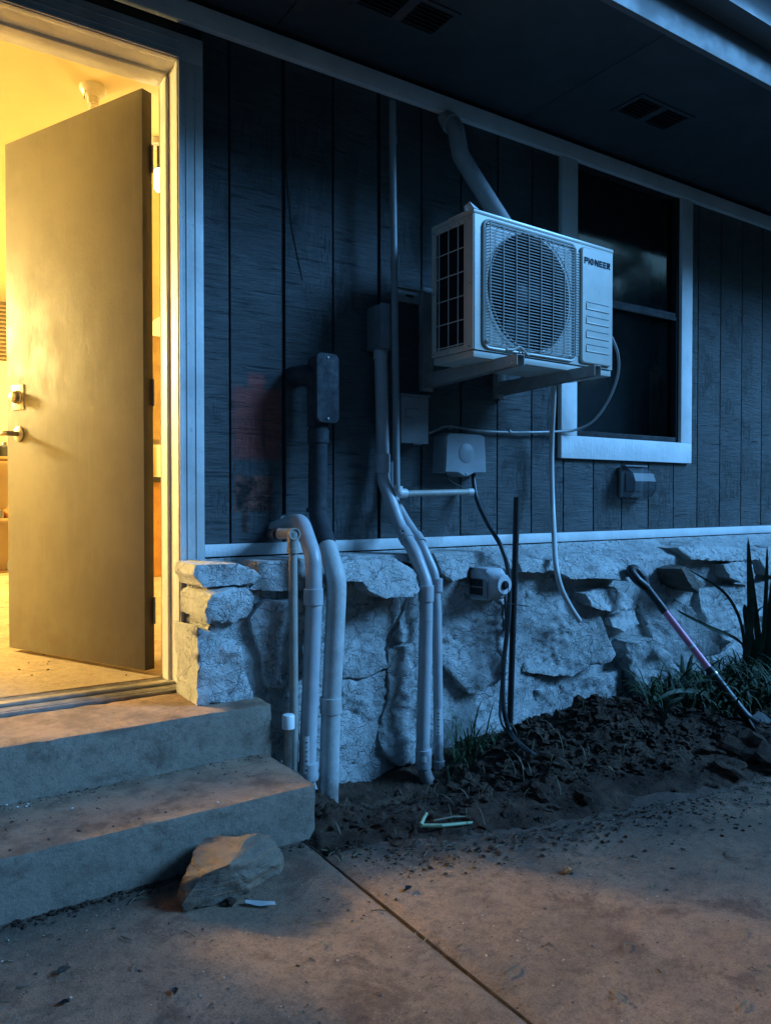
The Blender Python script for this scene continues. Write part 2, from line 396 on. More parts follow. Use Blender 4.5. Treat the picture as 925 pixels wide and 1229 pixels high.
# pavement slabs: two side by side, joint runs away from the house at x = .99
pav = thing('pavement', 'dusty brown concrete pavement slabs in front of the steps', 'pavement', (0, -2, 0)); del pav['category']; del pav['label']; tag(pav, kind='structure')
def slab(x0, x1, y0, y1, seed, nx, ny):
    bm = bmesh.new(); G = []
    for i in range(nx+1):
        row = []
        for j in range(ny+1):
            x = x0+(x1-x0)*i/nx; y = y0+(y1-y0)*j/ny
            e = min(x-x0, x1-x, y-y0, y1-y)
            z = .004*fbm(x*1.3+seed, y*1.3, 0)+.0015*fbm(x*9, y*9, seed) - .006*max(0, 1-e/.012)**2
            if i in (0, nx): x += .004*noise.noise(Vector((y*9, seed, 0)))
            row.append(bm.verts.new((x, y, z)))
        G.append(row)
    for i in range(nx):
        for j in range(ny): bm.faces.new((G[i][j], G[i+1][j], G[i+1][j+1], G[i][j+1]))
    ed = [e for e in bm.edges if e.is_boundary]
    r = bmesh.ops.extrude_edge_only(bm, edges=ed)
    for v_ in r['geom']:
        if isinstance(v_, bmesh.types.BMVert): v_.co.z = -.12
    return obj('slab', bm, CONC, pav)
slab(-1.6, .9865, -2.9, -.60, 1.0, 130, 110)
slab(.990, 3.6, -2.9, -.79, 5.0, 130, 100)
slab(-1.6, .9865, -5.6, -2.908, 3.0, 30, 30); slab(.990, 3.6, -5.6, -2.908, 9.0, 30, 30)
slab(3.608, 7.0, -2.9, -1.1, 7.0, 40, 30)
slab(-4.8, -1.608, -2.9, -.60, 8.0, 30, 30)
# dirt filling the joint
pipe('joint_dirt', [(.988, y_, -.0060+.0015*noise.noise(Vector((y_*20, 0, 0)))) for y_ in [-5.4+.05*i for i in range(96)]], .0045, SOIL, pav, 6)
# ------------------------------------------------------------------ soil bed against the wall
def soil_edge(x): return -.78-.14*sstep(1.0, 1.24, x)-.13*sstep(1.2, 1.75, x)-.12*sstep(1.7, 2.5, x)
def soil_h(x, y):
    near = sstep(-1.05, -.55, y)
    edge = soil_edge(x)+.05*fbm(x*2.2, 3.1, 0)+.035*fbm(x*9, 1, 0)
    e = sstep(edge-.07, edge+.20, y)
    h = -.022+.046*e
    h += .105*math.exp(-((x-2.42)/.42)**2-((y+.55)/.20)**2)            # heap
    h += .02*math.exp(-((x-2.75)/.30)**2-((y+.72)/.12)**2)
    h += .03*math.exp(-((x-3.3)/.35)**2-((y+1.0)/.10)**2)
    h -= .15*sstep(1.05, 1.25, x)*math.exp(-((x-1.54)/.34)**2-((y+.38)/.23)**2)            # dug out at the conduits
    h -= .015*math.exp(-((x-2.75)/.12)**2-((y+.98)/.05)**2)
    h -= .05*sstep(-.4, -.2, y)*sstep(1.9, 2.2, x)
    h -= .035*(1-sstep(.985, 1.03, x))*(1-sstep(-.66, -.60, y))
    amp = .30+.70*e*(.45+.55*sstep(-.95, -.6, y))
    h += amp*(.030*fbm(x*5, y*5, 0, 5)+.016*abs(fbm(x*17, y*17, 2, 4))+.010*noise.noise(Vector((x*48, y*48, 1))))
    return h
def soil_grid(x0, x1, y0, y1, st):
    bm = bmesh.new(); nx = int((x1-x0)/st); ny = int((y1-y0)/st)
    G = [[bm.verts.new((x0+i*st, y0+j*st, soil_h(x0+i*st, y0+j*st))) for j in range(ny+1)] for i in range(nx+1)]
    for i in range(nx):
        for j in range(ny): bm.faces.new((G[i][j], G[i+1][j], G[i+1][j+1], G[i][j+1]))
    bm._norecalc = True if hasattr(bm, '__dict__') else None
    return bm
def soil_grid_obj():
    st = .0105; x0, x1, y0, y1 = .96, 4.6, -1.42, -.08
    bm = bmesh.new(); nx = int((x1-x0)/st); ny = int((y1-y0)/st)
    G = [[bm.verts.new((x0+i*st, y0+j*st, soil_h(x0+i*st, y0+j*st))) for j in range(ny+1)] for i in range(nx+1)]
    for i in range(nx):
        for j in range(ny): bm.faces.new((G[i][j], G[i+1][j], G[i+1][j+1], G[i][j+1]))
    return obj('soil_bed', bm, SOIL, angle=60)
tag(soil_grid_obj(), kind='structure')
bx('soil_bed', (4.6, -1.4, -.12), (7.5, -.05, .01), SOIL)['kind'] = 'structure'
ICO = {}
def lump(bm, c, r, seed, sub=1, flat=.7, amp=.35):
    if sub not in ICO:
        t = bmesh.new(); bmesh.ops.create_icosphere(t, subdivisions=sub, radius=1.0); t.verts.index_update()
        ICO[sub] = ([v_.co.copy() for v_ in t.verts], [[v_.index for v_ in f.verts] for f in t.faces]); t.free()
    vs0, fs0 = ICO[sub]; a = random.random()*6.28; ca, sa = math.cos(a), math.sin(a); off = Vector((seed, seed*2.3, 0)); V = []
    st_x = random.uniform(.75, 1.35)
    for u in vs0:
        n = (1+amp*noise.noise(u*1.3+off)*1.6)*r
        x, y, z = u.x*n*st_x, u.y*n/st_x, u.z*n*flat
        V.append(bm.verts.new((c[0]+x*ca-y*sa, c[1]+x*sa+y*ca, c[2]+z)))
    for f in fs0: bm.faces.new([V[i] for i in f])
bm = bmesh.new()
for i in range(4200):
    x = random.uniform(1.0, 3.6); y = random.uniform(-1.12, -.28)
    if random.random() < .35: x, y = random.gauss(2.45, .35), random.gauss(-.6, .16)
    if y > -.27 or x < 1.06 or y < soil_edge(x)-.02 or (x < 1.85 and y > -.42 and random.random() < .7): continue
    r = .003+.013*random.random()**2.2
    if y < -.9: r *= .5
    lump(bm, (x, y, soil_h(x, y)+r*.1), r, i*.37, 1, random.uniform(.35, .8), .7)
for i in range(260):
    x, y = random.gauss(2.35, .42), random.gauss(-.60, .17)
    if y > -.30 or x < 1.1 or y < soil_edge(x): continue
    r = random.uniform(.010, .030); lump(bm, (x, y, soil_h(x, y)+r*.2), r, i, 2, random.uniform(.5, .8), .8)
for cx_, cy_, r_ in ((905, 905, .10), (925, 918, .08), (872, 925, .05), (850, 905, .045), (700, 870, .05), (735, 862, .045)):
    p = PZ(cx_, cy_, .02); lump(bm, (p.x, p.y, soil_h(p.x, p.y)+r_*.15), r_, cx_, 3, .42, .6)
cl = obj('soil_clods', bm, SOIL, smooth=False); tag(cl, 'loose dark clods of earth heaped in front of the stone wall', 'soil', kind='stuff')

# ------------------------------------------------------------------ steps
steps = thing('concrete_steps', 'two worn grey concrete steps leading up to the open doorway', 'steps', (-.3, -.4, 0))
def rough_block(name, lo, hi, seed, mat, parent, st=.02, bev=.012, label=None):
    lo, hi = Vector(lo), Vector(hi); bm = bmesh.new(); box(bm, lo, hi, 0)
    for ax in range(3):
        n = max(1, min(150, int((hi[ax]-lo[ax])/st)))
        for k in range(1, n):
            co = Vector((0, 0, 0)); co[ax] = lo[ax]+(hi[ax]-lo[ax])*k/n; no = Vector((0, 0, 0)); no[ax] = 1
            bmesh.ops.bisect_plane(bm, geom=bm.verts[:]+bm.edges[:]+bm.faces[:], plane_co=co, plane_no=no)
    for v_ in bm.verts:
        p = v_.co.copy(); d = Vector((0, 0, 0)); n = 0
        for ax in range(3):
            if abs(p[ax]-lo[ax]) < 1e-5: d[ax] -= 1; n += 1
            if abs(p[ax]-hi[ax]) < 1e-5: d[ax] += 1; n += 1
        a = .0025*fbm(p.x*3+seed, p.y*3, p.z*3)+.0018*fbm(p.x*25, p.y*25+seed, p.z*25)
        v_.co += d*a
        if n >= 2: v_.co -= d.normalized()*bev*(.5+2.2*max(0, noise.noise(p*19+Vector((seed, 0, 0))))**1.3)
    return obj(name, bm, mat, parent, angle=50, label=label)
rough_block('step', (-1.6, -.352, -.03), (1.045, -.045, LAND), 2.0, STEPM, steps, bev=.0045, label='upper step under the door threshold')
rough_block('step', (-1.6, -.680, -.05), (1.025, -.340, STEP1), 6.0, STEPM, steps, bev=.005, label='lower step reaching out beside the conduits')
# ------------------------------------------------------------------ house
house = thing('house', 'dark slate blue board-sided house wall with white trim, an open door and a window', 'house', (1.0, 0.3, 0))
BAND0, BAND1 = .757, .800
GX0, GST = 1.049, .2113
wx0, wx1 = PY(673, 540, -.02).x, PY(829, 540, -.02).x          # outer edges of the window casing
wz0 = PY(673, 549.5, -.02).z
WIN_L, WIN_R = PY(692, 450, -.02).x, PY(817, 450, -.02).x
WIN_B, WIN_T = PY(692, 523, -.02).z, 2.60
FR0, FR1 = 2.585, 2.655
# structural core behind the boards
def core(lo, hi): return bx('wall_core', lo, hi, simple('sheathing', (.02, .02, .02), .9), house, 0)
CORE = simple('dark_sheathing', (.02, .02, .02), .9)
def cb(lo, hi): return bx('wall_core', lo, hi, CORE, house, 0, smooth=False)
cb((.95, .010, -.1), (wx0+.05, .155, 2.75)); cb((wx1-.05, .010, -.1), (XEND, .155, 2.75))
cb((wx0+.051, .010, -.1), (wx1-.051, .155, WIN_B-.01)); cb((wx0+.051, .010, WIN_T+.01), (wx1-.051, .155, 2.75))
cb((-.05, .010, 2.49), (.949, .155, 2.75)); cb((-6, .010, -.1), (-.051, .155, 2.75))
# boards
k = -1; xb = GX0-GST
while xb < 6.2:
    sm = lambda v: .008 if min(abs(v-1.260), abs(v-1.683)) < .02 else .004
    a, b = max(xb+sm(xb), .948), xb+GST-sm(xb+GST)
    segs = [(BAND1+.001, FR0-.002)]
    if b > wx0 and a < wx1:
        segs = [(BAND1+.001, wz0-.003)]
        if a < wx0-.02: 
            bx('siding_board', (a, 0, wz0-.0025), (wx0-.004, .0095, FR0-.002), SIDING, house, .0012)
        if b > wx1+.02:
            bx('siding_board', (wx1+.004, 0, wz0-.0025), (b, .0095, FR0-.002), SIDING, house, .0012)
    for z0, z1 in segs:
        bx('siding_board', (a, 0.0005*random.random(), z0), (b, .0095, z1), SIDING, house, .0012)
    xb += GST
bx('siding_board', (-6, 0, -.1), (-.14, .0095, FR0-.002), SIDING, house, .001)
bx('trim_board', (.9455, -.021, BAND0), (XEND, .002, BAND1), TRIM, house, .002, label='white band board between siding and stone')
bx('trim_board', (-6, -.026, FR0), (XEND, .002, FR1), TRIM, house, .002, label='frieze board under the eave')
sp_ = [PY(341, 158, -.001), PY(345, 215, -.003), PY(351, 275, -.002), PY(363, 336, -.001)]
pipe('siding_split', catmull(sp_, 5), .0014, BLACK, house, 6)
# door casing
CT = PY(246, 51, -.02).z
bx('door_casing', (XJ-.008, -.024, LAND-.05), (.9445, .003, CT-.0905), CASING, house, .003)
bx('door_casing', (-.14, -.024, CT-.090), (.9445, .003, CT), CASING, house, .003)
bx('door_casing', (-.14, -.024, LAND-.05), (-.05, .003, CT-.0905), CASING, house, .003)
for dx, w, pr in ((.004, .010, .031), (.030, .006, .027), (.062, .004, .027)):
    bx('casing_bead', (XJ-.008+dx, -pr, LAND-.04), (XJ-.008+dx+w, -.0235, CT-.0907-.002), CASING, house, .002)
    bx('casing_bead', (-.05, -pr, CT-.090+dx), (XJ, -.0235, CT-.090+dx+w), CASING, house, .002)
HZ = PX(205, 84, XJ).z
bx('door_frame', (XJ, -.012, LAND-.02), (XJ+.035, .20, HZ+.03), FRAME, house, .003)
bx('door_frame', (-.05, -.012, HZ), (XJ-.001, .20, HZ+.034), FRAME, house, .003)
bx('door_frame', (-.05, -.012, LAND-.02), (0, .20, HZ-.001), FRAME, house, .003)
bx('door_stop', (XJ-.012, .085, LAND+.012), (XJ-.0005, .15, HZ-.013), FRAME, house, .002)
bx('door_stop', (0.001, .085, HZ-.012), (XJ-.0125, .15, HZ-.0005), FRAME, house, .002)
th = bx('threshold', (0, -.03, LAND-.01), (XJ-.001, .19, LAND+.008), ALU, house, .003)
bx('threshold_ridge', (0.002, .04, LAND+.0085), (XJ-.003, .075, LAND+.020), ALU, th, .004)
for yy in (-.02, -.008, .004, .016, .110, .125, .140): bx('threshold_rib', (0.002, yy, LAND+.008), (XJ-.003, yy+.005, LAND+.011), ALU, th, .001)
# door leaf (a part of the house with its own furniture)
H0 = Vector((.804, .214, 0)); H1 = Vector((.454, .976, 0)); LZ0, LZ1 = .333, HZ-.01
t_ = (H1-H0); LW = t_.length; t_.normalize(); nL = Vector((-t_.y, t_.x, 0))   # facing the camera side
MD = Matrix.Translation(H0) @ Matrix(((t_.x, -nL.x, 0, 0), (t_.y, -nL.y, 0, 0), (0, 0, 1, 0), (0, 0, 0, 1)))
# local frame: x along leaf from the hinge, y into thickness, z up
bm = bmesh.new(); box(bm, (0, 0, LZ0), (LW, .045, LZ1), .003, MD)
bm.normal_update()
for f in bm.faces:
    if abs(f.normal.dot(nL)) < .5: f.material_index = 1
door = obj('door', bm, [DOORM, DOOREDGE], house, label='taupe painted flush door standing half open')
def dl(px, py):                     # pixel on the face of the leaf -> local (x, z)
    d = ray(px, py); s = (H0-CAM).dot(nL)/d.dot(nL); p = CAM+d*s
    return (p-H0).dot(t_), p.z
def dbox(name, lo, hi, mat, bev=.002):
    bm = bmesh.new(); box(bm, lo, hi, bev, MD); return obj(name, bm, mat, door)
def dtube(name, pts, r, mat, seg=16):
    return pipe(name, [MD @ Vector(p) for p in pts], r, mat, door, seg)
xk, zk = dl(22, 477)
dbox('lock_plate', (xk-.042, -.003, zk-.052), (xk+.042, 0.001, zk+.052), STEEL, .001)
dtube('deadbolt', [(xk, 0, zk), (xk, -.006, zk), (xk, -.008, zk), (xk, -.026, zk), (xk, -.030, zk)], [.030, .030, .026, .024, .018], STEEL, 20)
xh, zh = dl(24, 521)
dtube('handle_rose', [(xh, 0, zh), (xh, -.007, zh), (xh, -.011, zh)], [.033, .032, .022], STEEL, 20)
dtube('handle', rounded([(xh, -.005, zh), (xh, -.058, zh), (xh+.105, -.060, zh)], .018), .0105, STEEL, 12)
for zz in (.55, 1.35, 2.2):
    bm = bmesh.new(); tube(bm, [MD @ Vector((-.006, .04, zz-.05)), MD @ Vector((-.006, .04, zz+.05))], .005, 10); obj('hinge', bm, STEEL, door)
# window
win = bx('window', (WIN_L+.002, .028, WIN_B+.001), (WIN_R-.002, .030, WIN_T-.001), GLASS, house, 0, label='dark sash window with white casing')
win_name = win
FRD = simple('dark_window_frame', (.012, .012, .013), .9, var=.2, dirt=.2)
bx('window_casing', (wx0, -.022, WIN_B-.0005), (WIN_L, .008, FR0-.001), TRIM, win, .002)
bx('window_casing', (WIN_R, -.022, WIN_B-.0005), (wx1, .008, FR0-.001), TRIM, win, .002)
bx('window_casing', (wx0, -.022, wz0), (wx1, .008, WIN_B-.001), TRIM, win, .002)
mr_ = PY(815, 381, .0).z
for lo, hi in (((WIN_L+.001, -.004, WIN_B), (WIN_L+.022, .05, WIN_T)), ((WIN_R-.022, -.004, WIN_B), (WIN_R-.001, .05, WIN_T)),
               ((WIN_L+.0225, -.004, WIN_B), (WIN_R-.0225, .05, WIN_B+.028)), ((WIN_L+.0225, .000, mr_-.018), (WIN_R-.0225, .05, mr_+.018)),
               ((WIN_L+.0225, .000, WIN_T-.03), (WIN_R-.0225, .05, WIN_T))):
    bx('sash_frame', lo, hi, FRD, win, .002)
bx('sash_frame', (WIN_L+.030, -.009, mr_-.026), (WIN_R-.030, -.0005, mr_-.008), FRD, win, .002)
# dark sheet added behind the glass, standing in for the unlit room's darkness
bx('pane_backing', (WIN_L-.02, .20, WIN_B-.03), (WIN_R+.02, .205, WIN_T+.05), simple('dark_backing', (.03, .035, .04), .8), win, 0)
# soffit, fascia, gutter
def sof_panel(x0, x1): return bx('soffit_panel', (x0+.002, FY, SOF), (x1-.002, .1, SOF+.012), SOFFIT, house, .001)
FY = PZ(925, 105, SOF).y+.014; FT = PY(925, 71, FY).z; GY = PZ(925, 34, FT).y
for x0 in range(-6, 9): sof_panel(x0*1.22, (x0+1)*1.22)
bx('fascia_board', (-8, FY-.026, SOF-.006), (12, FY-.001, FT+.05), GUT, house, .002)
gut = thing('gutter', 'pale metal rain gutter running along the edge of the eave', 'gutter', (3, FY, FT))
bm = bmesh.new()
prof = [(FY-.028, FT), (GY+.01, FT), (GY, FT+.008), (GY-.004, FT+.045), (GY-.03, FT+.075), (GY-.034, FT+.115), (GY-.022, FT+.12), (GY-.018, FT+.115), (GY-.02, FT+.08), (FY-.032, FT+.07), (FY-.028, FT+.07)]
A = [bm.verts.new((-8, y_, z_)) for y_, z_ in prof]; B = [bm.verts.new((12, y_, z_)) for y_, z_ in prof]
for i in range(len(prof)):
    j = (i+1) % len(prof); bm.faces.new((A[i], A[j], B[j], B[i]))
obj('trough', bm, GUT, gut)
# soffit vents: frames with louvres
def vent(pc, w=.36, d=.17, parent=house):
    c = PZ(pc[0], pc[1], SOF)
    fr = bmesh.new()
    box(fr, (c.x-w/2, c.y-d/2, SOF-.006), (c.x+w/2, c.y-d/2+.02, SOF-.0005)); box(fr, (c.x-w/2, c.y+d/2-.02, SOF-.006), (c.x+w/2, c.y+d/2, SOF-.0005))
    box(fr, (c.x-w/2, c.y-d/2+.0205, SOF-.006), (c.x-w/2+.02, c.y+d/2-.0205, SOF-.0005)); box(fr, (c.x+w/2-.02, c.y-d/2+.0205, SOF-.006), (c.x+w/2, c.y+d/2-.0205, SOF-.0005))
    box(fr, (c.x-.02, c.y-d/2+.0205, SOF-.006), (c.x+.02, c.y+d/2-.0205, SOF-.0005))
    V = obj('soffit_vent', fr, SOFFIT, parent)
    bx('vent_screen', (c.x-w/2+.021, c.y-d/2+.021, SOF-.0015), (c.x+w/2-.021, c.y+d/2-.021, SOF-.0008), BLACK, V, 0)
    for i in range(6):
        y_ = c.y-d/2+.032+i*(d-.06)/5.4
        for sx in (-1, 1):
            bm = bmesh.new(); box(bm, (-w/4+.022, -.009, -.0006), (w/4-.022, .009, .0006), 0, Matrix.Translation((c.x+sx*(w/4), y_, SOF-.006)) @ Matrix.Rotation(.5, 4, 'X'))
            obj('slat', bm, DARKI, V)
vent((783, 136)); vent((487, 10))
# roof and hidden shell
ROOF = simple('roof_shingle', (.05, .05, .05), .9)
tag(bx('roof', (-8, -.95, FT+.122), (12, 6.2, FT+.17), ROOF, None, 0), kind='structure')
RM = 'structure'
tag(bx('room_ceiling', (-2.4, .156, CEIL), (2.30, 5.1, CEIL+.05), simple('ceiling_paint', (.50, .40, .20), .7, var=.05, scale=2), None, 0), kind=RM)
tag(bx('room_floor', (-2.4, .156, FLOOR-.15), (2.30, 5.1, FLOOR), ROOMF, None, 0), kind=RM)
tag(bx('room_wall', (-2.5, .156, FLOOR-.2), (-2.4, 5.1, CEIL+.05), ROOMW, None, 0), kind=RM)
tag(bx('room_wall', (2.30, .156, FLOOR-.2), (2.42, 5.1, CEIL+.05), ROOMW, None, 0), kind=RM)
tag(bx('room_wall', (-2.5, 5.1, FLOOR-.2), (XEND, 5.2, CEIL+.05), ROOMW, None, 0), kind=RM)
tag(bx('room_wall', (XEND-.1, .156, FLOOR-.2), (XEND, 5.1, CEIL+.05), ROOMW, None, 0), kind=RM)
tag(bx('room_ceiling', (2.43, .156, CEIL), (XEND-.1, 5.1, CEIL+.05), CORE, None, 0), kind=RM)
tag(bx('room_wall', (.897, .1552, FLOOR-.2), (2.298, .175, CEIL-.001), ROOMW, None, 0), kind=RM)
tag(bx('room_wall', (-2.398, .1552, FLOOR-.2), (-.06, .175, CEIL-.001), ROOMW, None, 0), kind=RM)
tag(bx('room_wall', (-.059, .1552, HZ+.036), (.896, .175, CEIL-.001), ROOMW, None, 0), kind=RM)
# ------------------------------------------------------------------ room contents seen through the doorway
# warm lamp in the room, left of the doorway, out of view behind the wall
LAMP = Vector((-1.6, 3.75, 2.27))
lp = thing('ceiling_bulb', 'warm bare bulb hanging from the ceiling inside, left of the doorway', 'lamp', (LAMP.x, LAMP.y, CEIL))
pipe('cord', [(LAMP.x, LAMP.y, CEIL), (LAMP.x, LAMP.y, LAMP.z+.10)], .004, BLACK, lp, 8)
pipe('socket', [(LAMP.x, LAMP.y, LAMP.z+.10), (LAMP.x, LAMP.y, LAMP.z+.055)], .018, WPVC, lp, 12)
ll = bpy.data.lights.new('lamp_light', 'POINT'); lo = bpy.data.objects.new('lamp_light', ll); COL.objects.link(lo)
lo.location = LAMP; ll.energy = 700; ll.color = (1.0, .78, .31); ll.shadow_soft_size = .17
# ceiling lampholder above the door leaf
c = PZ(112, 105, CEIL)
lh = thing('ceiling_lampholder', 'round porcelain lampholder on the ceiling with a pull chain, above the open door', 'lampholder', c)
PORC = simple('porcelain', (.5, .46, .36), .3, var=.1)
pipe('base', [c+Vector((0, 0, 0)), c-Vector((0, 0, .012)), c-Vector((0, 0, .030)), c-Vector((0, 0, .045))], [.056, .056, .046, .030], PORC, lh, 24)
pipe('socket', [c-Vector((0, 0, .045)), c-Vector((0, 0, .075))], [.026, .023], PORC, lh, 16)
bm = bmesh.new(); tube(bm, [c-Vector((0, 0, .075+dz)) for dz in (0, .02, .05, .08, .10, .11)], [.014, .017, .029, .030, .020, .004], 16)
obj('bulb', bm, simple('frosted_bulb', (.7, .68, .6), .3), lh)
pipe('pull_chain', [c+Vector((-.035, -.02, -.02)), c+Vector((-.042, -.022, -.07))], .0025, STEEL, lh, 6)
# lit bulb on a rod, visible in the slit between the door leaf and the frame
q = PY(190.5, 216, 1.22)
bf = thing('lit_bulb', 'glowing tubular bulb hanging in the slit between door and frame', 'light bulb', (q.x, q.y, CEIL))
pipe('rod', [(q.x, q.y, CEIL), (q.x, q.y, q.z+.055)], .008, BLACK, bf, 8)
pipe('socket', [(q.x, q.y, CEIL), (q.x, q.y, CEIL-.03)], .045, WPVC, bf, 16)
pipe('glass_bulb', [q+Vector((0, 0, .055)), q+Vector((0, 0, .045)), q+Vector((0, 0, -.045)), q+Vector((0, 0, -.055))], [.012, .020, .020, .012], BULB, bf, 16)
l2 = bpy.data.lights.new('bulb_light', 'POINT'); l2o = bpy.data.objects.new('bulb_light', l2); COL.objects.link(l2o)
l2o.location = q-Vector((0, 0, .085)); l2.energy = 4.5; l2.color = (1.0, .73, .28); l2.shadow_soft_size = .02
# shelf unit against the back wall, seen left of the leaf; cabinet seen in the slit
sh = thing('shelf_unit', 'pine shelving against the back wall of the room, left of the open door', 'shelf', (.7, 4.75, FLOOR))
bx('side_panel', (1.10, 4.60, FLOOR), (1.13, 5.05, 1.75), WOOD, sh); bx('side_panel', (.05, 4.60, FLOOR), (.08, 5.05, 1.75), WOOD, sh)
shz = [PY(5, py_, 4.65).z for py_ in (752, 688, 622, 548)]
for z_ in shz: bx('shelf', (.081, 4.60, z_-.02), (1.099, 5.05, z_), WOOD, sh)
cols = [(.30, .04, .02), (.05, .05, .05), (.45, .36, .20), (.10, .12, .14), (.35, .12, .03)]
names = ['red', 'black', 'cream', 'grey', 'orange']
NTH = 'first second third fourth fifth sixth seventh eighth ninth tenth eleventh twelfth'.split()
ORD = ['bottom', 'second', 'third', 'top']
def pos_(x): return ['at the far left end', 'left of its middle', 'near its middle', 'right of its middle', 'near its right side', 'at its right end'][min(5, int((x-.1)/.165))]
for z_ in shz:
    x_ = .12; nth = 0
    while x_ < 1.0:
        nth += 1
        w = random.uniform(.07, .17); h = random.uniform(.06, .19); ci = random.randrange(5)
        if random.random() < .5:
            o = bx('storage_box', (x_, 4.62, z_+.0005), (x_+w, 4.9, z_+h), simple('box_'+names[ci], cols[ci], .5), None, .004)
            tag(o, names[ci]+' storage box in the indoor shelving, %s shelf, %s' % (ORD[shz.index(z_)], NTH[min(nth, 12)-1]+' from the left'), 'box', 'boxes on the shelves in the room')
        else:
            bm = bmesh.new(); r_ = min(w/2, .045); xc = x_+r_
            tube(bm, [(xc, 4.7, z_+.0005), (xc, 4.7, z_+h*.7), (xc, 4.7, z_+h*.82), (xc, 4.7, z_+h)], [r_, r_, r_*.5, r_*.45], 14)
            o = obj('jar', bm, simple('jar_'+names[ci], cols[ci], .35)); tag(o, names[ci]+' jar in the indoor shelving, %s shelf, %s' % (ORD[shz.index(z_)], NTH[min(nth, 12)-1]+' from the left'), 'jar', 'jars on the shelves in the room')
        x_ += w+.02
# louvred panel on the back wall, high left
lv = thing('louvre_panel', 'dark louvred panel high on the back wall, at the left edge of the photo', 'louvre', (.85, 5.08, 2.3))
za, zb = PY(5, 432, 5.05).z, PY(5, 362, 5.05).z
bx('panel', (.3, 5.07, za), (1.25, 5.098, zb), simple('louvre_back', (.12, .09, .05), .6), lv)
for i in range(14):
    z_ = za+.01+(zb-za-.02)*i/14; bx('slat', (.31, 5.05, z_), (1.24, 5.069, z_+.012), WOOD, lv)
cbn = thing('wall_cabinet', 'tan cupboard with a dark base, seen in the slit beside the door', 'cabinet', (1.9, 4.0, FLOOR))
bx('carcass', (1.62, 3.7, 1.45), (2.29, 4.3, 2.30), simple('tan_laminate', (.40, .28, .13), .5), cbn)
bx('worktop', (1.40, 3.6, 1.10), (2.29, 4.3, 1.14), DARKI, cbn)
bx('base_cabinet', (1.50, 3.7, FLOOR), (2.29, 4.3, 1.099), simple('orange_pine', (.50, .26, .07), .5), cbn)

# ------------------------------------------------------------------ stone wall
sw = thing('stone_wall', 'painted rubble stone foundation wall with ledges and deep joints below the siding', 'stone wall', (1.0, -.1, -.2))
XS = .872
def mortar():
    bm = bmesh.new(); st = .014
    us = [-(.15)+i*st for i in range(int(.15/st))]+[i*st for i in range(int(3.9/st))]
    zs = [-.32+i*st for i in range(int((BAND0-.004+.32)/st)+1)]+[BAND0-.0035]
    G = []
    for u in us:
        row = []
        for z in zs:
            n = .022*fbm(u*4+3, z*4, 0)+.012*abs(fbm(u*13, z*13, 4))+.005*noise.noise(Vector((u*45, z*45, 2)))
            top = sstep(BAND0-.085, BAND0, z)
            if u < 0:
                x, y = XS+n*.8+.010*top, -.222-u*222/150-.001
                y = min(y, -.003)
            else:
                x, y = XS+u, -.222-n*.75+top*.188
                if u < .03: x += n*(1-u/.03)
                y = min(y, -.022) if z < BAND0-.02 else y
            row.append(bm.verts.new((x, y, z)))
        G.append(row)
    for i in range(len(us)-1):
        for j in range(len(zs)-1): bm.faces.new((G[i][j], G[i+1][j], G[i+1][j+1], G[i][j+1]))
    return obj('mortar', bm, MORTAR, sw, angle=60)
mortar()
bx('mortar', (4.78, -.16, -.3), (XEND, -.002, BAND0-.003), MORTAR, sw, .01)
def inside(p, poly):
    c = False; n = len(poly)
    for i in range(n):
        a, b = poly[i], poly[(i+1) % n]
        if (a[1] > p[1]) != (b[1] > p[1]) and p[0] < (b[0]-a[0])*(p[1]-a[1])/(b[1]-a[1])+a[0]: c = not c
    return c
def edist(p, poly):
    m_ = 9; n = len(poly)
    for i in range(n):
        ax, az = poly[i]; bx_, bz = poly[(i+1) % n]; dx, dz = bx_-ax, bz-az; l2 = dx*dx+dz*dz+1e-12
        t = max(0, min(1, ((p[0]-ax)*dx+(p[1]-az)*dz)/l2)); m_ = min(m_, math.hypot(p[0]-ax-t*dx, p[1]-az-t*dz))
    return m_
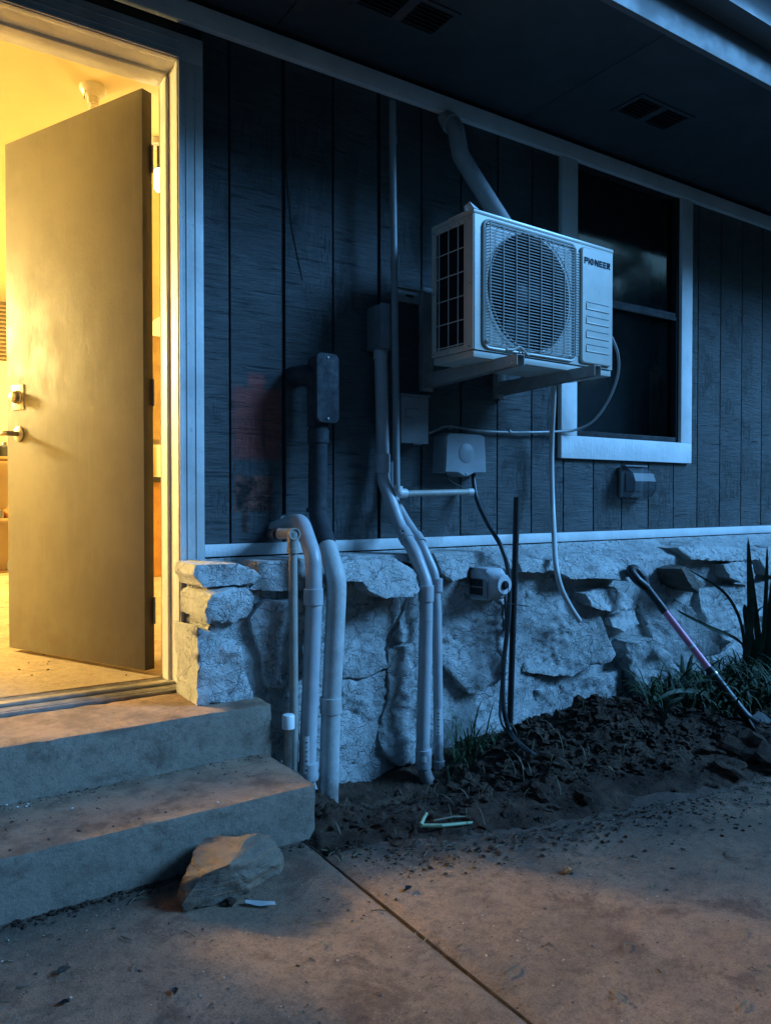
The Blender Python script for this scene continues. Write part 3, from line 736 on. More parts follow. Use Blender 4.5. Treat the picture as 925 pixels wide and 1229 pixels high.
def stone(pp, yf, tx=0.0, tz=0.0, seed=0, mat=None, rough=1.0, st=.011, bev=.004, rnd=.004, back=-.05):
    """one laid stone: traced face at depth yf, tilted (tx per metre along x, tz per metre along z), set back to the mortar"""
    W = [PY(a, b, yf) for a, b in pp]; poly = [(w.x, w.z) for w in W]
    cx = sum(p[0] for p in poly)/len(poly); cz = sum(p[1] for p in poly)/len(poly)
    out = []
    for i in range(len(poly)):
        a, b = poly[i], poly[(i+1) % len(poly)]; l = math.hypot(b[0]-a[0], b[1]-a[1]); n = max(1, int(l/st))
        nx, nz = (b[1]-a[1])/max(l, 1e-6), -(b[0]-a[0])/max(l, 1e-6)
        for k_ in range(n):
            t = k_/n; x = a[0]+(b[0]-a[0])*t; z = a[1]+(b[1]-a[1])*t
            w = .0050*fbm(x*30+seed, z*22, 0)*rough+.004*noise.noise(Vector((x*70, z*70, seed)))
            out.append((x+nx*w, z+nz*w))
    pts = [Vector(p) for p in out]; ne = len(pts)
    edges = [(i, (i+1) % ne) for i in range(ne)]
    x0 = min(p[0] for p in out); x1 = max(p[0] for p in out); z0 = min(p[1] for p in out); z1 = max(p[1] for p in out)
    i = 0; z = z0
    while z < z1:
        x = x0+(st/2 if i % 2 else 0)
        while x < x1:
            q_ = (x+random.uniform(-.003, .003), z+random.uniform(-.003, .003))
            if inside(q_, out) and edist(q_, out) > st*.55: pts.append(Vector(q_))
            x += st
        z += st*.87; i += 1
    vv, ee, ff, *_r = delaunay_2d_cdt(pts, edges, [], 1, 1e-6)
    bm = bmesh.new(); V = []
    for p in vv:
        d = edist((p[0], p[1]), out)
        y = yf+tx*(p[0]-cx)+tz*(p[1]-cz)
        r1 = .013*fbm(p[0]*5+seed, p[1]*7, seed)                                  # broad hollows
        s_ = p[0]*9+p[1]*19+2.2*fbm(p[0]*4, p[1]*4, seed); r2 = .0042*(abs((s_ % 1)-.5)*2)   # split layers
        r3 = .008*abs(fbm(p[0]*24, p[1]*24, seed+2))
        tq = 3.2*fbm(p[0]*7+seed*2, p[1]*9, 7, 3); r4 = .0035*(math.floor(tq)+sstep(.72, 1.0, tq-math.floor(tq)))
        y -= rough*(r1+r2+r3+r4)
        e = max(0, 1-d/bev); y += rnd*e*e
        V.append(bm.verts.new((p[0], y, p[1])))
    bm.verts.index_update()
    for f_ in ff:
        try: bm.faces.new([V[i_] for i_ in f_])
        except ValueError: pass
    be = [e for e in bm.edges if e.is_boundary]
    prev = be
    y0s = None
    for lev in range(3):
        r = bmesh.ops.extrude_edge_only(bm, edges=prev)
        nv = [g_ for g_ in r['geom'] if isinstance(g_, bmesh.types.BMVert)]
        for v_ in nv:
            f = (lev+1)/3; v_.co.y = v_.co.y+(back-v_.co.y)*(.33 if lev == 0 else .5 if lev == 1 else 1)
            if lev < 2:
                v_.co.x += .012*noise.noise(v_.co*17+Vector((seed, 0, 0))); v_.co.z += .012*noise.noise(v_.co*17+Vector((0, seed, 5)))
        prev = [g_ for g_ in r['geom'] if isinstance(g_, bmesh.types.BMEdge) and g_.is_boundary]
    for v_ in bm.verts: v_.co.z = min(v_.co.z, BAND0-.006)
    return obj('stone', bm, mat or STONE, sw, angle=50)
S = [
 # left cluster beside the doorway
 ([(238, 678), (243, 671), (283, 669), (289, 678), (305, 683), (312, 692), (302, 701), (278, 702), (244, 705), (233, 690)], -.255, 0, .3),
 ([(314, 673), (345, 667), (371, 667), (371, 706), (343, 708), (324, 709), (299, 707), (306, 700), (314, 690), (312, 680)], -.245, 0, .2),
 ([(248, 712), (283, 705), (305, 707), (308, 717), (306, 733), (301, 743), (283, 748), (245, 747), (240, 730)], -.262, .35, -.2),
 ([(237, 754), (287, 771), (303, 835), (303, 838), (238, 848)], -.262, -.1, 0),
 ([(246, 750), (303, 748), (303, 770), (289, 776), (283, 767)], -.205, 0, 0),
 ([(290, 778), (304, 770), (311, 790), (318, 830), (306, 834)], -.215, 0, 0),
 ([(310, 731), (316, 722), (345, 719), (364, 719), (364, 812), (345, 824), (320, 826), (315, 785), (307, 768), (303, 745)], -.262, -.15, 0),
 ([(318, 832), (364, 818), (364, 860), (330, 862)], -.215, 0, 0),
 ([(340, 868), (372, 864), (392, 866), (390, 925), (345, 925)], -.22, 0, 0),
 ([(372, 716), (410, 716), (407, 800), (405, 860), (372, 858)], -.225, 0, 0),
 # ledge over the middle
 ([(414, 678), (440, 671), (476, 671), (491, 678), (503, 687), (500, 707), (487, 714), (452, 716), (440, 708), (436, 698), (414, 697)], -.315, 0, .55),
 ([(408, 665), (450, 661), (503, 660), (506, 678), (480, 674), (440, 672), (409, 677)], -.215, 0, .6),
 ([(372, 680), (408, 676), (412, 694), (408, 706), (372, 707)], -.235, 0, .3),
 # middle field
 ([(412, 718), (440, 719), (484, 718), (472, 745), (463, 764), (458, 778), (461, 800), (430, 815), (410, 812)], -.232, -.15, .1),
 ([(410, 816), (430, 817), (459, 803), (461, 830), (452, 879), (458, 908), (440, 920), (421, 915), (405, 915)], -.228, -.05, -.1),
 ([(469, 764), (488, 720), (501, 719), (501, 765), (480, 771)], -.222, .5, 0),
 ([(466, 780), (498, 772), (500, 845), (500, 915), (478, 920), (461, 905), (456, 885), (466, 840)], -.255, -.1, 0),
 ([(505, 720), (528, 715), (531, 760), (530, 835), (506, 845)], -.225, 0, 0),
 ([(505, 850), (531, 838), (534, 905), (508, 915)], -.215, 0, 0),
 # right of the conduits
 ([(526, 665), (560, 661), (585, 660), (610, 668), (609, 682), (592, 684), (562, 680), (556, 692), (538, 697), (528, 688)], -.262, 0, .45),
 ([(533, 703), (560, 700), (604, 702), (603, 755), (602, 806), (585, 822), (561, 832), (548, 815), (533, 797)], -.262, -.25, .05),
 ([(534, 838), (562, 838), (600, 826), (605, 845), (606, 900), (536, 905)], -.222, 0, 0),
 ([(611, 712), (630, 707), (633, 750), (632, 810), (612, 812)], -.192, 0, 0),
 ([(614, 828), (636, 812), (642, 864), (640, 885), (616, 890)], -.210, 0, 0),
 ([(624, 674), (645, 672), (664, 673), (664, 683), (648, 687), (624, 686)], -.265, 0, .5),
 ([(669, 672), (695, 667), (722, 665), (746, 674), (751, 688), (747, 697), (733, 694), (710, 693), (680, 694), (671, 688)], -.290, 0, .8),
 ([(640, 707), (655, 713), (680, 716), (712, 728), (719, 750), (728, 784), (722, 791), (703, 799), (686, 810), (660, 811), (634, 808), (635, 756)], -.262, -.18, .08),
 ([(644, 829), (690, 818), (738, 802), (743, 820), (728, 845), (707, 860), (690, 875), (655, 880), (648, 860)], -.235, -.1, -.1),
 ([(700, 713), (722, 707), (742, 705), (756, 713), (764, 722), (758, 730), (737, 733), (716, 731), (703, 727)], -.300, .15, .35),
 ([(689, 706), (704, 704), (708, 708), (699, 719), (691, 716)], -.24, 0, .3),
 ([(733, 742), (748, 735), (762, 733), (767, 748), (748, 758), (735, 752)], -.258, 0, .3),
 # far right
 ([(763, 773), (783, 766), (796, 782), (804, 800), (804, 818), (790, 832), (779, 841), (768, 818), (760, 788)], -.345, -.35, 0),
 ([(741, 820), (758, 800), (768, 830), (775, 850), (760, 870), (730, 872), (730, 845)], -.215, 0, 0),
 ([(789, 708), (808, 716), (826, 729), (834, 747), (856, 767), (845, 782), (822, 792), (805, 800), (795, 775), (786, 748), (779, 725)], -.300, -.3, .1),
 ([(808, 682), (822, 680), (846, 694), (862, 702), (845, 705), (826, 710), (813, 703)], -.325, .5, .6, STONEB),
 ([(818, 657), (850, 654), (884, 657), (908, 662), (904, 671), (880, 673), (850, 672), (826, 671)], -.27, 0, .6),
 ([(872, 678), (888, 674), (904, 676), (905, 690), (898, 699), (884, 699), (874, 692)], -.30, 0, .4),
 ([(846, 708), (870, 703), (894, 702), (894, 745), (878, 753), (861, 758), (848, 750), (843, 730)], -.275, -.1, .1),
 ([(840, 800), (862, 785), (884, 766), (894, 790), (893, 820), (850, 835)], -.25, -.1, 0),
 ([(898, 705), (925, 694), (950, 700), (950, 790), (925, 800), (900, 795)], -.26, -.1, 0),
 ([(910, 660), (935, 655), (965, 662), (960, 690), (915, 690)], -.27, 0, .3),
 ([(900, 805), (950, 800), (950, 860), (905, 862)], -.24, 0, 0),
 ([(806, 830), (840, 838), (892, 826), (890, 870), (800, 872)], -.20, 0, 0),
 ([(770, 700), (778, 690), (800, 690), (804, 705), (785, 706), (775, 716)], -.225, 0, .3),
]
for i, s_ in enumerate(S):
    stone(s_[0], s_[1], s_[2], s_[3], seed=i*3.1+1, mat=(s_[4] if len(s_) > 4 else None))
for i in range(8):       # the wall goes on beyond the frame
    x = 4.25+.55*i
    for z0_, z1_ in ((.0, .35), (.37, .70)):
        pp = []
        W_ = [(x, z0_), (x+.48, z0_+.02), (x+.5, z1_), (x+.03, z1_-.03)]
        bm = bmesh.new(); box(bm, (x, -.25, z0_), (x+.5, -.1, z1_), .03); obj('stone', bm, STONE, sw)

# ------------------------------------------------------------------ conduits
YP = -.315
# elbow conduit out of the siding, bending down to the ground
c1 = thing('conduit', 'thick grey conduit curving out of the siding and down, second pipe from the left', 'conduit', PY(374, 965, YP))
pts = rounded([PY(330, 634, 0.0), PY(352, 627, -.10), PY(362, 626, -.19), PY(376, 668, -.30), PY(377, 716, YP), PY(368, 940, YP-.01), PY(379, 975, YP-.02)], .09, 10)
pipe('bend', pts, .0285, PVC, c1, 24)
p, d = PY(376, 716, YP), Vector((0, 0, 1)); collar('coupling', p, d, .0335, .055, PVC, c1)
collar('coupling', PY(370, 925, YP-.01), d, .033, .06, PVC, c1)
p = PY(343, 628, -.045); collar('clamp', p, pts[3]-pts[1], .032, .015, GALV, c1)
p = PY(369, 905, YP-.0395)
def sticker(p, w, h, parent, rot=0.0, name='sticker', nrm=None):
    """curved paper label with bars"""
    o = bmesh.new(); n = 6; r_ = parent[1]
    G = []
    for i in range(n+1):
        a = -math.pi/2+(i/n-.5)*w/r_ + rot
        G.append([o.verts.new((p.x+math.cos(a)*(r_+.0008), p.y+math.sin(a)*(r_+.0008), p.z+s_*h/2)) for s_ in (-1, 1)])
    for i in range(n): o.faces.new((G[i][0], G[i+1][0], G[i+1][1], G[i][1]))
    S_ = obj(name, o, PAPER, parent[0])
    for k_ in range(7):
        b_ = bmesh.new(); z_ = p.z-h/2*.8+h*.8*k_/6.5; G = []
        for i in range(n+1):
            a = -math.pi/2+(i/n-.5)*w*.4/r_ + rot
            G.append([b_.verts.new((p.x+math.cos(a)*(r_+.0014), p.y+math.sin(a)*(r_+.0014), z_+s_*h*.8*(.008 if k_ % 2 else .018))) for s_ in (-1, 1)])
        for i in range(n): b_.faces.new((G[i][0], G[i+1][0], G[i+1][1], G[i][1]))
        obj('bar', b_, BLACK, S_)
sticker(PY(368, 903, YP-.01), .020, .125, (c1, .0285), -.5)
# small pvc with tee
c2 = thing('pvc_pipe', 'slim beige pipe with an open tee on top, leftmost pipe on the stone wall', 'pipe', PY(352, 915, YP))
top = PY(351.5, 641, YP)
pipe('riser', [PY(351.5, 655, YP), PY(353, 926, YP)], .0148, TAN, c2, 18)
pipe('tee', [top+Vector((0, 0, .005)), PY(351.5, 664, YP)], .0195, TAN, c2, 18)
dv = (CAM-top); dv.z = 0; dv.normalize(); dv = (dv+Vector((.35, 0, .05))).normalized()
pipe('tee_arm', [top+Vector((-.030, .045, 0)), top, top+dv*.016], .0185, TAN, c2, 18)
open_end('socket', top+dv*.016, dv, .0205, TAN, c2, wall=.005)
collar('coupling', PY(351.5, 661, YP), Vector((0, 0, 1)), .0205, .018, TAN, c2)
w0 = PY(325, 641, 0.0); pipe('wall_stub', [w0, top+Vector((-.030, .045, 0))], .020, PVCD, c2, 16)
# LB conduit
c3 = thing('conduit', 'fat conduit with a dark access elbow on top, painted dark above and pale below', 'conduit', PY(394, 965, YP))
yb = -.115
pA = PY(381, 512, yb)
pth = rounded([PY(382, 508, yb), PY(381, 600, yb), PY(382, 618, yb-.01), PY(392, 655, -.24)], .05, 6)
pipe('upper_pipe', pth, .0345, PVCD, c3, 24)
collar('coupling', PY(382, 524, yb), Vector((0, 0, 1)), .039, .05, PVCD, c3)
collar('coupling', PY(381, 612, yb), Vector((0, 0, 1)), .041, .016, PVCD, c3)
p_ = rounded([PY(391.6, 652, -.23), PY(404, 695, -.325), PY(404, 712, -.33), PY(397, 855, -.33), PY(394, 970, -.335)], .10, 8)
pipe('lower_pipe', p_, .0335, PVCP, c3, 24)
collar('coupling', PY(397, 846, -.33), Vector((0, 0, 1)), .0375, .055, PVCP, c3)
a0, a1 = PY(369, 429, yb-.03), PY(403, 512, yb-.03)
# access body: arm to the wall and rounded body with a gasketed cover
bm = bmesh.new()
tube(bm, rounded([PY(353, 452, 0.0), PY(366, 450, -.085), PY(381, 455, yb), PY(382, 512, yb)], .05, 8), .040, 20)
obj('body', bm, PVCD, c3)
bm = bmesh.new(); cc = (a0+a1)/2; hw, hh = .040, (a0.z-a1.z)/2
def rrect(cx, cz, w, h, r, n=6):
    o = []
    for sx, sz, a in ((1, 1, 0), (-1, 1, 90), (-1, -1, 180), (1, -1, 270)):
        for k_ in range(n+1):
            t = math.radians(a+90*k_/n); o.append((cx+sx*(w-r)+r*math.cos(t), cz+sz*(h-r)+r*math.sin(t)))
    return o
def rprism(bm, pl, y0, y1, inset=0.0):
    A = [bm.verts.new((x, y0, z)) for x, z in pl]; cx = sum(p[0] for p in pl)/len(pl); cz = sum(p[1] for p in pl)/len(pl)
    ym = y1+(y0-y1)*.25
    B = [bm.verts.new((x, ym, z)) for x, z in pl]
    C = [bm.verts.new((x-(inset if x > cx else -inset), y1, z-(inset if z > cz else -inset))) for x, z in pl]
    n = len(pl)
    for P_, Q_ in ((A, B), (B, C)):
        for i in range(n): bm.faces.new((P_[i], P_[(i+1) % n], Q_[(i+1) % n], Q_[i]))
    bm.faces.new(A); bm.faces.new(C)
# turn the body a little to the right as it hangs: cover faces outwards
xc_, zc_ = PY(385, 470, yb).x, PY(385, 468, yb).z; hz = (PY(385, 428, yb).z-PY(385, 508, yb).z)/2
rprism(bm, rrect(xc_, zc_, .043, hz, .020), yb+.02, yb-.042, .003); obj('access_body', bm, PVCD, c3)
bm = bmesh.new(); rprism(bm, rrect(xc_, zc_, .047, hz+.004, .024), yb-.043, yb-.054, .003); cov = obj('cover', bm, PVCD, c3)
for dz in (-1, 1): screw((xc_, yb-.054, zc_+dz*(hz-.012)), (0, -1, 0), .005, GALV, cov)
# capped stub by the step
c4 = thing('capped_pipe', 'short grey stub pipe with a white cap, beside the upper step', 'pipe', PY(346, 915, -.40))
pipe('stub', [PY(346, 872, -.375), PY(345, 925, -.375)], .0145, STEEL, c4, 16)
pt = PY(346, 857, -.375); pb = PY(346, 874, -.375)
pipe('cap', [pb, pt-Vector((0, 0, .006)), pt-Vector((0, 0, .002)), pt], [.0205, .0205, .018, .012], simple('white_cap', (.72, .72, .71), .35, var=.05), c4, 20)
# box conduit
c5 = thing('conduit', 'grey conduit dropping from a small wall box and kinking right to the ground', 'conduit', PY(520, 960, YP))
bzl, bzr = PY(456.5, 364, -.10), PY(474, 419, -.10)
bxo = bx('junction_box', (bzl.x, -.098, bzr.z), (bzr.x, 0.0, bzl.z), BOXD, c5, .003)
bx('box_cover', (bzl.x-.002, -.104, bzr.z-.002), (bzr.x+.002, -.0985, bzl.z+.003), BOXD, bxo, .002)
screw((bzr.x-.008, -.104, (bzl.z+bzr.z)/2), (0, -1, 0), .003, GALV, bxo); screw(((bzl.x+bzr.x)/2, -.104, bzl.z-.006), (0, -1, 0), .003, GALV, bxo)
y5 = -.055
q5 = [PY(456.5, 418, y5), PY(459, 528, y5), PY(460, 577, y5-.01), PY(480, 633, -.15), PY(497, 662, -.26), PY(511, 700, YP-.005), PY(511, 745, YP-.01), PY(507, 900, YP-.01), PY(509, 928, YP-.01), PY(527, 963, YP-.04)]
pp5 = rounded(q5, .12, 8)
pipe('run', pp5, .0255, PVC, c5, 24)
collar('connector', PY(456.5, 426, y5), Vector((0, 0, 1)), .0285, .035, PVC, c5)
def col_at(path, pxy, r, h, m_, par, name='coupling'):
    best = min(range(1, len(path)-1), key=lambda i: (path[i]-pxy).length)
    collar(name, path[best], path[best+1]-path[best-1], r, h, m_, par); return path[best], (path[best+1]-path[best-1]).normalized()
collar('coupling', PY(459.2, 556, y5-.008), Vector((0, 0, 1)), .0295, .075, PVC, c5)
k5 = PY(486, 643, -.19); dd5 = (PY(497, 662, -.26)-PY(480, 633, -.15)).normalized(); collar('coupling', k5, dd5, .0295, .055, PVC, c5)
collar('coupling', PY(511, 712, YP-.008), Vector((0, 0, 1)), .0295, .06, PVC, c5)
collar('coupling', PY(508, 910, YP-.01), Vector((0, 0, 1)), .0305, .07, PVC, c5)
sticker(PY(507.5, 908, YP-.01), .018, .022, (c5, .0315), -.5)
# slanted sticker near the kink
n_ = (CAM-k5); n_ -= dd5*n_.dot(dd5); n_.normalize(); s5 = dd5.cross(n_)
bm = bmesh.new(); vv_ = [bm.verts.new(k5+n_*.0305+s5*a-dd5*b+n_*(-.0012 if abs(a) > .008 else 0)) for a, b in ((-.009, -.012), (.009, -.012), (.009, .012), (-.009, .012))]; bm.faces.new(vv_); obj('sticker', bm, PAPER, c5)
bm = bmesh.new(); vv_ = [bm.verts.new(k5+n_*.0315+s5*a-dd5*b) for a, b in ((-.004, -.006), (.003, -.006), (.003, .005), (-.004, .005))]; bm.faces.new(vv_); obj('print_mark', bm, BLACK, c5)
# thin conduit from the eave with tee and side arm
c6 = thing('pvc_pipe', 'thin pipe running down the siding from the eave to a white elbow', 'pipe', PY(478, 592, -.115))
y6 = -.118
pipe('riser', [PY(470.5, 122, y6), PY(476, 583, y6)], .0135, BOXG, c6, 16)
collar('coupling', PY(471.5, 168, y6), Vector((0, 0, 1)), .0155, .03, BOXG, c6)
el = PY(477.5, 592, y6)
pipe('elbow', rounded([el+Vector((0, 0, .028)), el, PY(487, 592, y6)], .02, 6), .0185, WPVC, c6, 18)
armE = PY(566, 590.5, y6)
pipe('side_arm', [PY(486, 592.5, y6), armE], .0130, TAN, c6, 16)
open_end('arm_end', armE, (1, -.1, 0), .0150, WPVC, c6, wall=.004)
pipe('wall_strap', [armE+Vector((.02, .03, 0)), armE+Vector((.02, .118, 0))], .008, GALV, c6, 10)
c7 = thing('conduit', 'slimmer grey conduit running alongside the kinked conduit, on its right', 'conduit', PY(534, 950, YP))
q7 = [PY(470, 555, -.03), PY(471, 596, -.04), PY(486, 623, -.11), PY(505, 652, -.235), PY(521, 688, -.29), PY(524, 735, -.295), PY(526, 900, -.295), PY(527, 925, -.295), PY(538, 952, -.33)]
p7 = rounded(q7, .12, 8); pipe('run', p7, .0185, PVC, c7, 20)
collar('coupling', PY(502, 647, -.215), PY(505, 652, -.235)-PY(486, 623, -.11), .0225, .05, PVC, c7)
collar('coupling', PY(524, 702, -.295), Vector((0, 0, 1)), .0225, .05, PVC, c7); collar('coupling', PY(526.5, 920, -.295), Vector((0, 0, 1)), .0225, .05, PVC, c7)
sticker(PY(525.5, 865, -.295), .022, .10, (c7, .0185), -.6)

# ------------------------------------------------------------------ boxes on the siding
a, b = PY(481.5, 474, -.07), PY(514, 533, -.07)
db = thing('disconnect_box', 'grey steel disconnect box with hinged cover, below the bracket rail', 'electrical box', ((a.x+b.x)/2, 0, b.z))
bx('body', (a.x+.003, -.062, b.z+.004), (b.x-.003, 0, a.z-.003), BOXG, db, .002)
bx('cover', (a.x, -.070, b.z), (b.x, -.0625, a.z), BOXG, db, .003)
bx('top_lip', (a.x-.004, -.076, a.z+.0005), (b.x+.004, -.001, a.z+.006), BOXG, db, .001)
m1 = PY(496, 495, -.07); bx('raised_panel', (m1.x-.040, -.074, m1.z-.018), (m1.x+.028, -.0702, m1.z+.014), BOXG, db, .003)
bx('latch', (m1.x-.01, -.078, b.z-.008), (m1.x+.035, -.066, b.z-.0005), BLACK, db, .002)
a, b = PY(534, 519, -.085), PY(583, 568, -.085)
nb = thing('telecom_box', 'light grey telecom box with a round moulded centre and pointed lower lip', 'telecom box', ((a.x+b.x)/2, 0, b.z))
bm = bmesh.new(); cx_ = (a.x+b.x)/2; pl = [(a.x-.004, b.z), (a.x-.002, b.z+.02), (a.x+.004, a.z-.012), (a.x+.018, a.z), (b.x-.03, a.z+.001), (b.x-.006, a.z-.008), (b.x+.002, b.z+.02), (b.x+.003, b.z),
    (cx_+.045, b.z-.001), (cx_+.014, b.z-.016), (cx_-.012, b.z-.017), (cx_-.045, b.z-.001)]
A = [bm.verts.new((x, 0, z)) for x, z in pl]; Bv = [bm.verts.new((x, -.078, z)) for x, z in pl]; Cv = [bm.verts.new((cx_+(x-cx_)*.95, -.088, (a.z+b.z)/2+(z-(a.z+b.z)/2)*.955)) for x, z in pl]
for P_, Q_ in ((A, Bv), (Bv, Cv)):
    for i in range(len(pl)): bm.faces.new((P_[i], P_[(i+1) % len(pl)], Q_[(i+1) % len(pl)], Q_[i]))
bm.faces.new(A); bm.faces.new(Cv); obj('housing', bm, BOXG, nb, angle=25)
cz_ = (a.z+b.z)/2; bm = bmesh.new(); tube(bm, [(cx_, -.086, cz_), (cx_, -.0893, cz_), (cx_, -.0905, cz_)], [.041, .041, .038], 28); obj('round_boss', bm, BOXG, nb)
screw((cx_, -.088, b.z-.004), (0, -1, 0), .005, GALV, nb)
pipe('lead', catmull([(a.x+.02, -.06, b.z), (a.x+.05, -.055, b.z-.035), PY(560, 588, -.04), PY(568, 596, -.05)], 6), .0028, BLACK, nb, 8)
# weatherproof outlet with clear bubble cover
a, b = PY(746, 560, -.02), PY(768, 597, -.02)
ob = thing('outlet_cover', 'clear bubble cover over an outdoor socket, under the window', 'outlet cover', ((a.x+b.x)/2, 0, b.z))
bx('back_plate', (a.x, -.018, b.z), (b.x+.02, 0, a.z), BOXG, ob, .004)
bx('socket', (a.x+.025, -.024, b.z+.03), (b.x, -.0185, a.z-.03), BOXD, ob, .002)
bm = bmesh.new(); x0_, x1_ = a.x+.002, b.x+.022
prof2 = [(-.019, a.z), (-.045, a.z-.006), (-.085, a.z-.035), (-.100, a.z-.075), (-.095, b.z+.035), (-.070, b.z+.005), (-.019, b.z-.004)]
A = [bm.verts.new((x0_, y_, z_)) for y_, z_ in prof2]; Bv = [bm.verts.new((x1_, y_, z_)) for y_, z_ in prof2]
for i in range(len(prof2)-1): bm.faces.new((A[i], A[i+1], Bv[i+1], Bv[i]))
bm.faces.new(A); bm.faces.new(Bv); sol = bmesh.ops.solidify(bm, geom=bm.faces[:], thickness=.002); obj('bubble_cover', bm, CLEAR, ob, angle=25)
bx('top_rim', (x0_-.002, -.045, a.z+.0005), (x1_+.002, -.012, a.z+.007), BOXD, ob, .001)
for xx in (x0_-.001, x1_-.003):
    pipe('cover_rim', [(xx+.002, y_, z_) for y_, z_ in prof2], .0022, CLEAR, ob, 6)
# fixture on the ledge: pale body with slotted underside and round front
a = PY(575, 696, -.30)
fx = thing('utility_fixture', 'pale boxy fixture with slotted dark side and round nozzle, on the stone ledge', 'fixture', (a.x, -.2, a.z-.05))
FXM = simple('weathered_white_plastic', (.48, .49, .50), .6, var=.15, scale=25, bump=.5, dirt=.45)
P0 = [PY(558, 683, -.27), PY(583, 674, -.25), PY(600, 680, -.33), PY(603, 690, -.34), PY(600, 708, -.33), PY(563, 719, -.27), PY(557, 700, -.27)]
# loft: wide back end (left) to the round front (right)
Lc = PY(577, 699, -.25); Rc = Lc+Vector((.004, -.135, .002))
ax_ = (Rc-Lc).normalized(); upv = Vector((0, 0, 1)); sd = ax_.cross(upv).normalized(); upv = sd.cross(ax_)
def ring(c_, hw_, hh_, r_, n=5): return [c_+sd*x+upv*z for x, z in rrect(0, 0, hw_, hh_, r_, n)]
bm = bmesh.new(); rings = [ring(Lc, .054, .066, .014), ring(Lc+ax_*.03, .054, .066, .016), ring(Lc.lerp(Rc, .62), .053, .062, .020), ring(Lc.lerp(Rc, .74), .045, .048, .040), ring(Rc-ax_*.01, .042, .042, .0415), ring(Rc, .036, .036, .0358)]
RV = [[bm.verts.new(p) for p in r_] for r_ in rings]
for i in range(len(RV)-1):
    for j in range(len(RV[0])): bm.faces.new((RV[i][j], RV[i][(j+1) % len(RV[0])], RV[i+1][(j+1) % len(RV[0])], RV[i+1][j]))
bm.faces.new(RV[0]); bm.faces.new(RV[-1]); obj('body', bm, FXM, fx, angle=40)
pipe('nozzle', [Rc-ax_*.005, Rc+ax_*.004, Rc+ax_*.012], [.016, .017, .011], BLACK, fx, 14)
pipe('pull_wire', catmull([Rc+ax_*.012, Rc+ax_*.016+Vector((.004, 0, -.01)), Rc+Vector((.004, -.012, -.05)), Rc+Vector((-.002, -.01, -.11))], 6), .0018, BLACK, fx, 6)
sgn = -1 if (Lc+sd*.05-CAM).length > (Lc-sd*.05-CAM).length else 1
R_ = Matrix(((ax_.x, sd.x, upv.x), (ax_.y, sd.y, upv.y), (ax_.z, sd.z, upv.z))).to_4x4()
bm = bmesh.new(); box(bm, (-.045, -.002, -.046), (.045, .002, .030), .002, Matrix.Translation(Lc.lerp(Rc, .36)+sd*sgn*.0545+upv*-.008) @ R_); obj('slotted_panel', bm, BOXG, fx)
for i in range(4):
    for j in range(2):
        cpt = Lc.lerp(Rc, .05+.14*i)+sd*sgn*.0572+upv*(.006-.034*j)
        bm = bmesh.new(); R_ = Matrix((( ax_.x, sd.x, upv.x), (ax_.y, sd.y, upv.y), (ax_.z, sd.z, upv.z))).to_4x4()
        box(bm, (-.0075, -.0025, -.014), (.0075, .0025, .014), .001, Matrix.Translation(cpt) @ R_); obj('slot', bm, BLACK, fx)
def on_soil(px, py, e=.014):
    p = PZ(px, py, .0)
    for _ in range(8): p = PZ(px, py, soil_h(p.x, p.y)+e)
    return p
# ------------------------------------------------------------------ cables and hoses
cb1 = thing('black_cable', 'black cable hanging from the telecom box down the wall into the soil', 'cable', PY(645, 908, -.4))
pipe('cable', catmull([PY(568, 560, -.045), PY(568.5, 580, -.06), PY(573, 602, -.10), PY(586, 630, -.22), PY(602, 658, -.32), PY(610, 690, -.345), PY(610, 740, -.345), PY(604, 800, -.345), PY(604, 850, -.36), on_soil(613, 880), on_soil(628, 897), on_soil(646, 910, .006)], 8), .0095, simple('dark_cable', (.035, .038, .042), .4), cb1, 12)
pipe('tie', [PY(607, 724, -.36), PY(634, 728, -.31)], .002, BLACK, cb1, 6)
p_t = PY(603, 808, -.345); collar('tie', p_t, Vector((0, 0, 1)), .014, .006, BLACK, cb1)
cb2 = thing('black_pipe', 'straight black pipe standing upright in front of the stone wall', 'pipe', PY(612, 885, -.33))
pipe('tube', [PY(620, 598, -.335), PY(617, 700, -.335), PY(611, 885, -.335)], .0125, BLACK, cb2, 14)
open_end('mouth', PY(620, 598, -.335), PY(620, 598, -.335)-PY(617, 700, -.335), .0128, BLACK, cb2, wall=.003)
cb3 = thing('ground_cable', 'slim dark cable strapped to the wall behind the black pipe', 'cable', PY(605, 880, -.3))
pipe('cable', catmull([PY(605, 700, -.30), PY(607, 760, -.30), PY(601, 830, -.305), PY(602, 868, -.33), PY(625, 895, -.40)], 8), .006, simple('cable_grey', (.07, .075, .08), .5), cb3, 10)
dh = thing('drain_hose', 'pale grey drain hose hanging from under the air conditioner, end kicked out', 'hose', PY(695, 745, -.33))
pipe('hose', catmull([PY(664, 440, -.20), PY(664, 475, -.15), PY(662, 520, -.09), PY(661.5, 560, -.08), PY(663, 610, -.12), PY(665, 650, -.22), PY(667, 680, -.31), PY(673, 706, -.335), PY(684, 728, -.335), PY(695, 745, -.335)], 8), .0115, WHITEH, dh, 14)
fc = thing('flexible_conduit', 'thin ribbed metal whip from the disconnect box looping up to the air conditioner', 'cable', PY(600, 517, -.02))
cpts = catmull([PY(514, 520, -.03), PY(524, 516, -.025), PY(538, 512, -.022), PY(575, 517, -.022), PY(620, 519, -.022), PY(668, 518, -.03), PY(690, 516, -.05), PY(712, 505, -.10), PY(730, 480, -.16), PY(741, 450, -.22), PY(741, 425, -.26), PY(734, 405, -.28)], 24)
rr_ = [.0056+(.0009 if i % 2 else -.0004) for i in range(len(cpts))]
pipe('whip', cpts, rr_, GALV, fc, 10, angle=80)
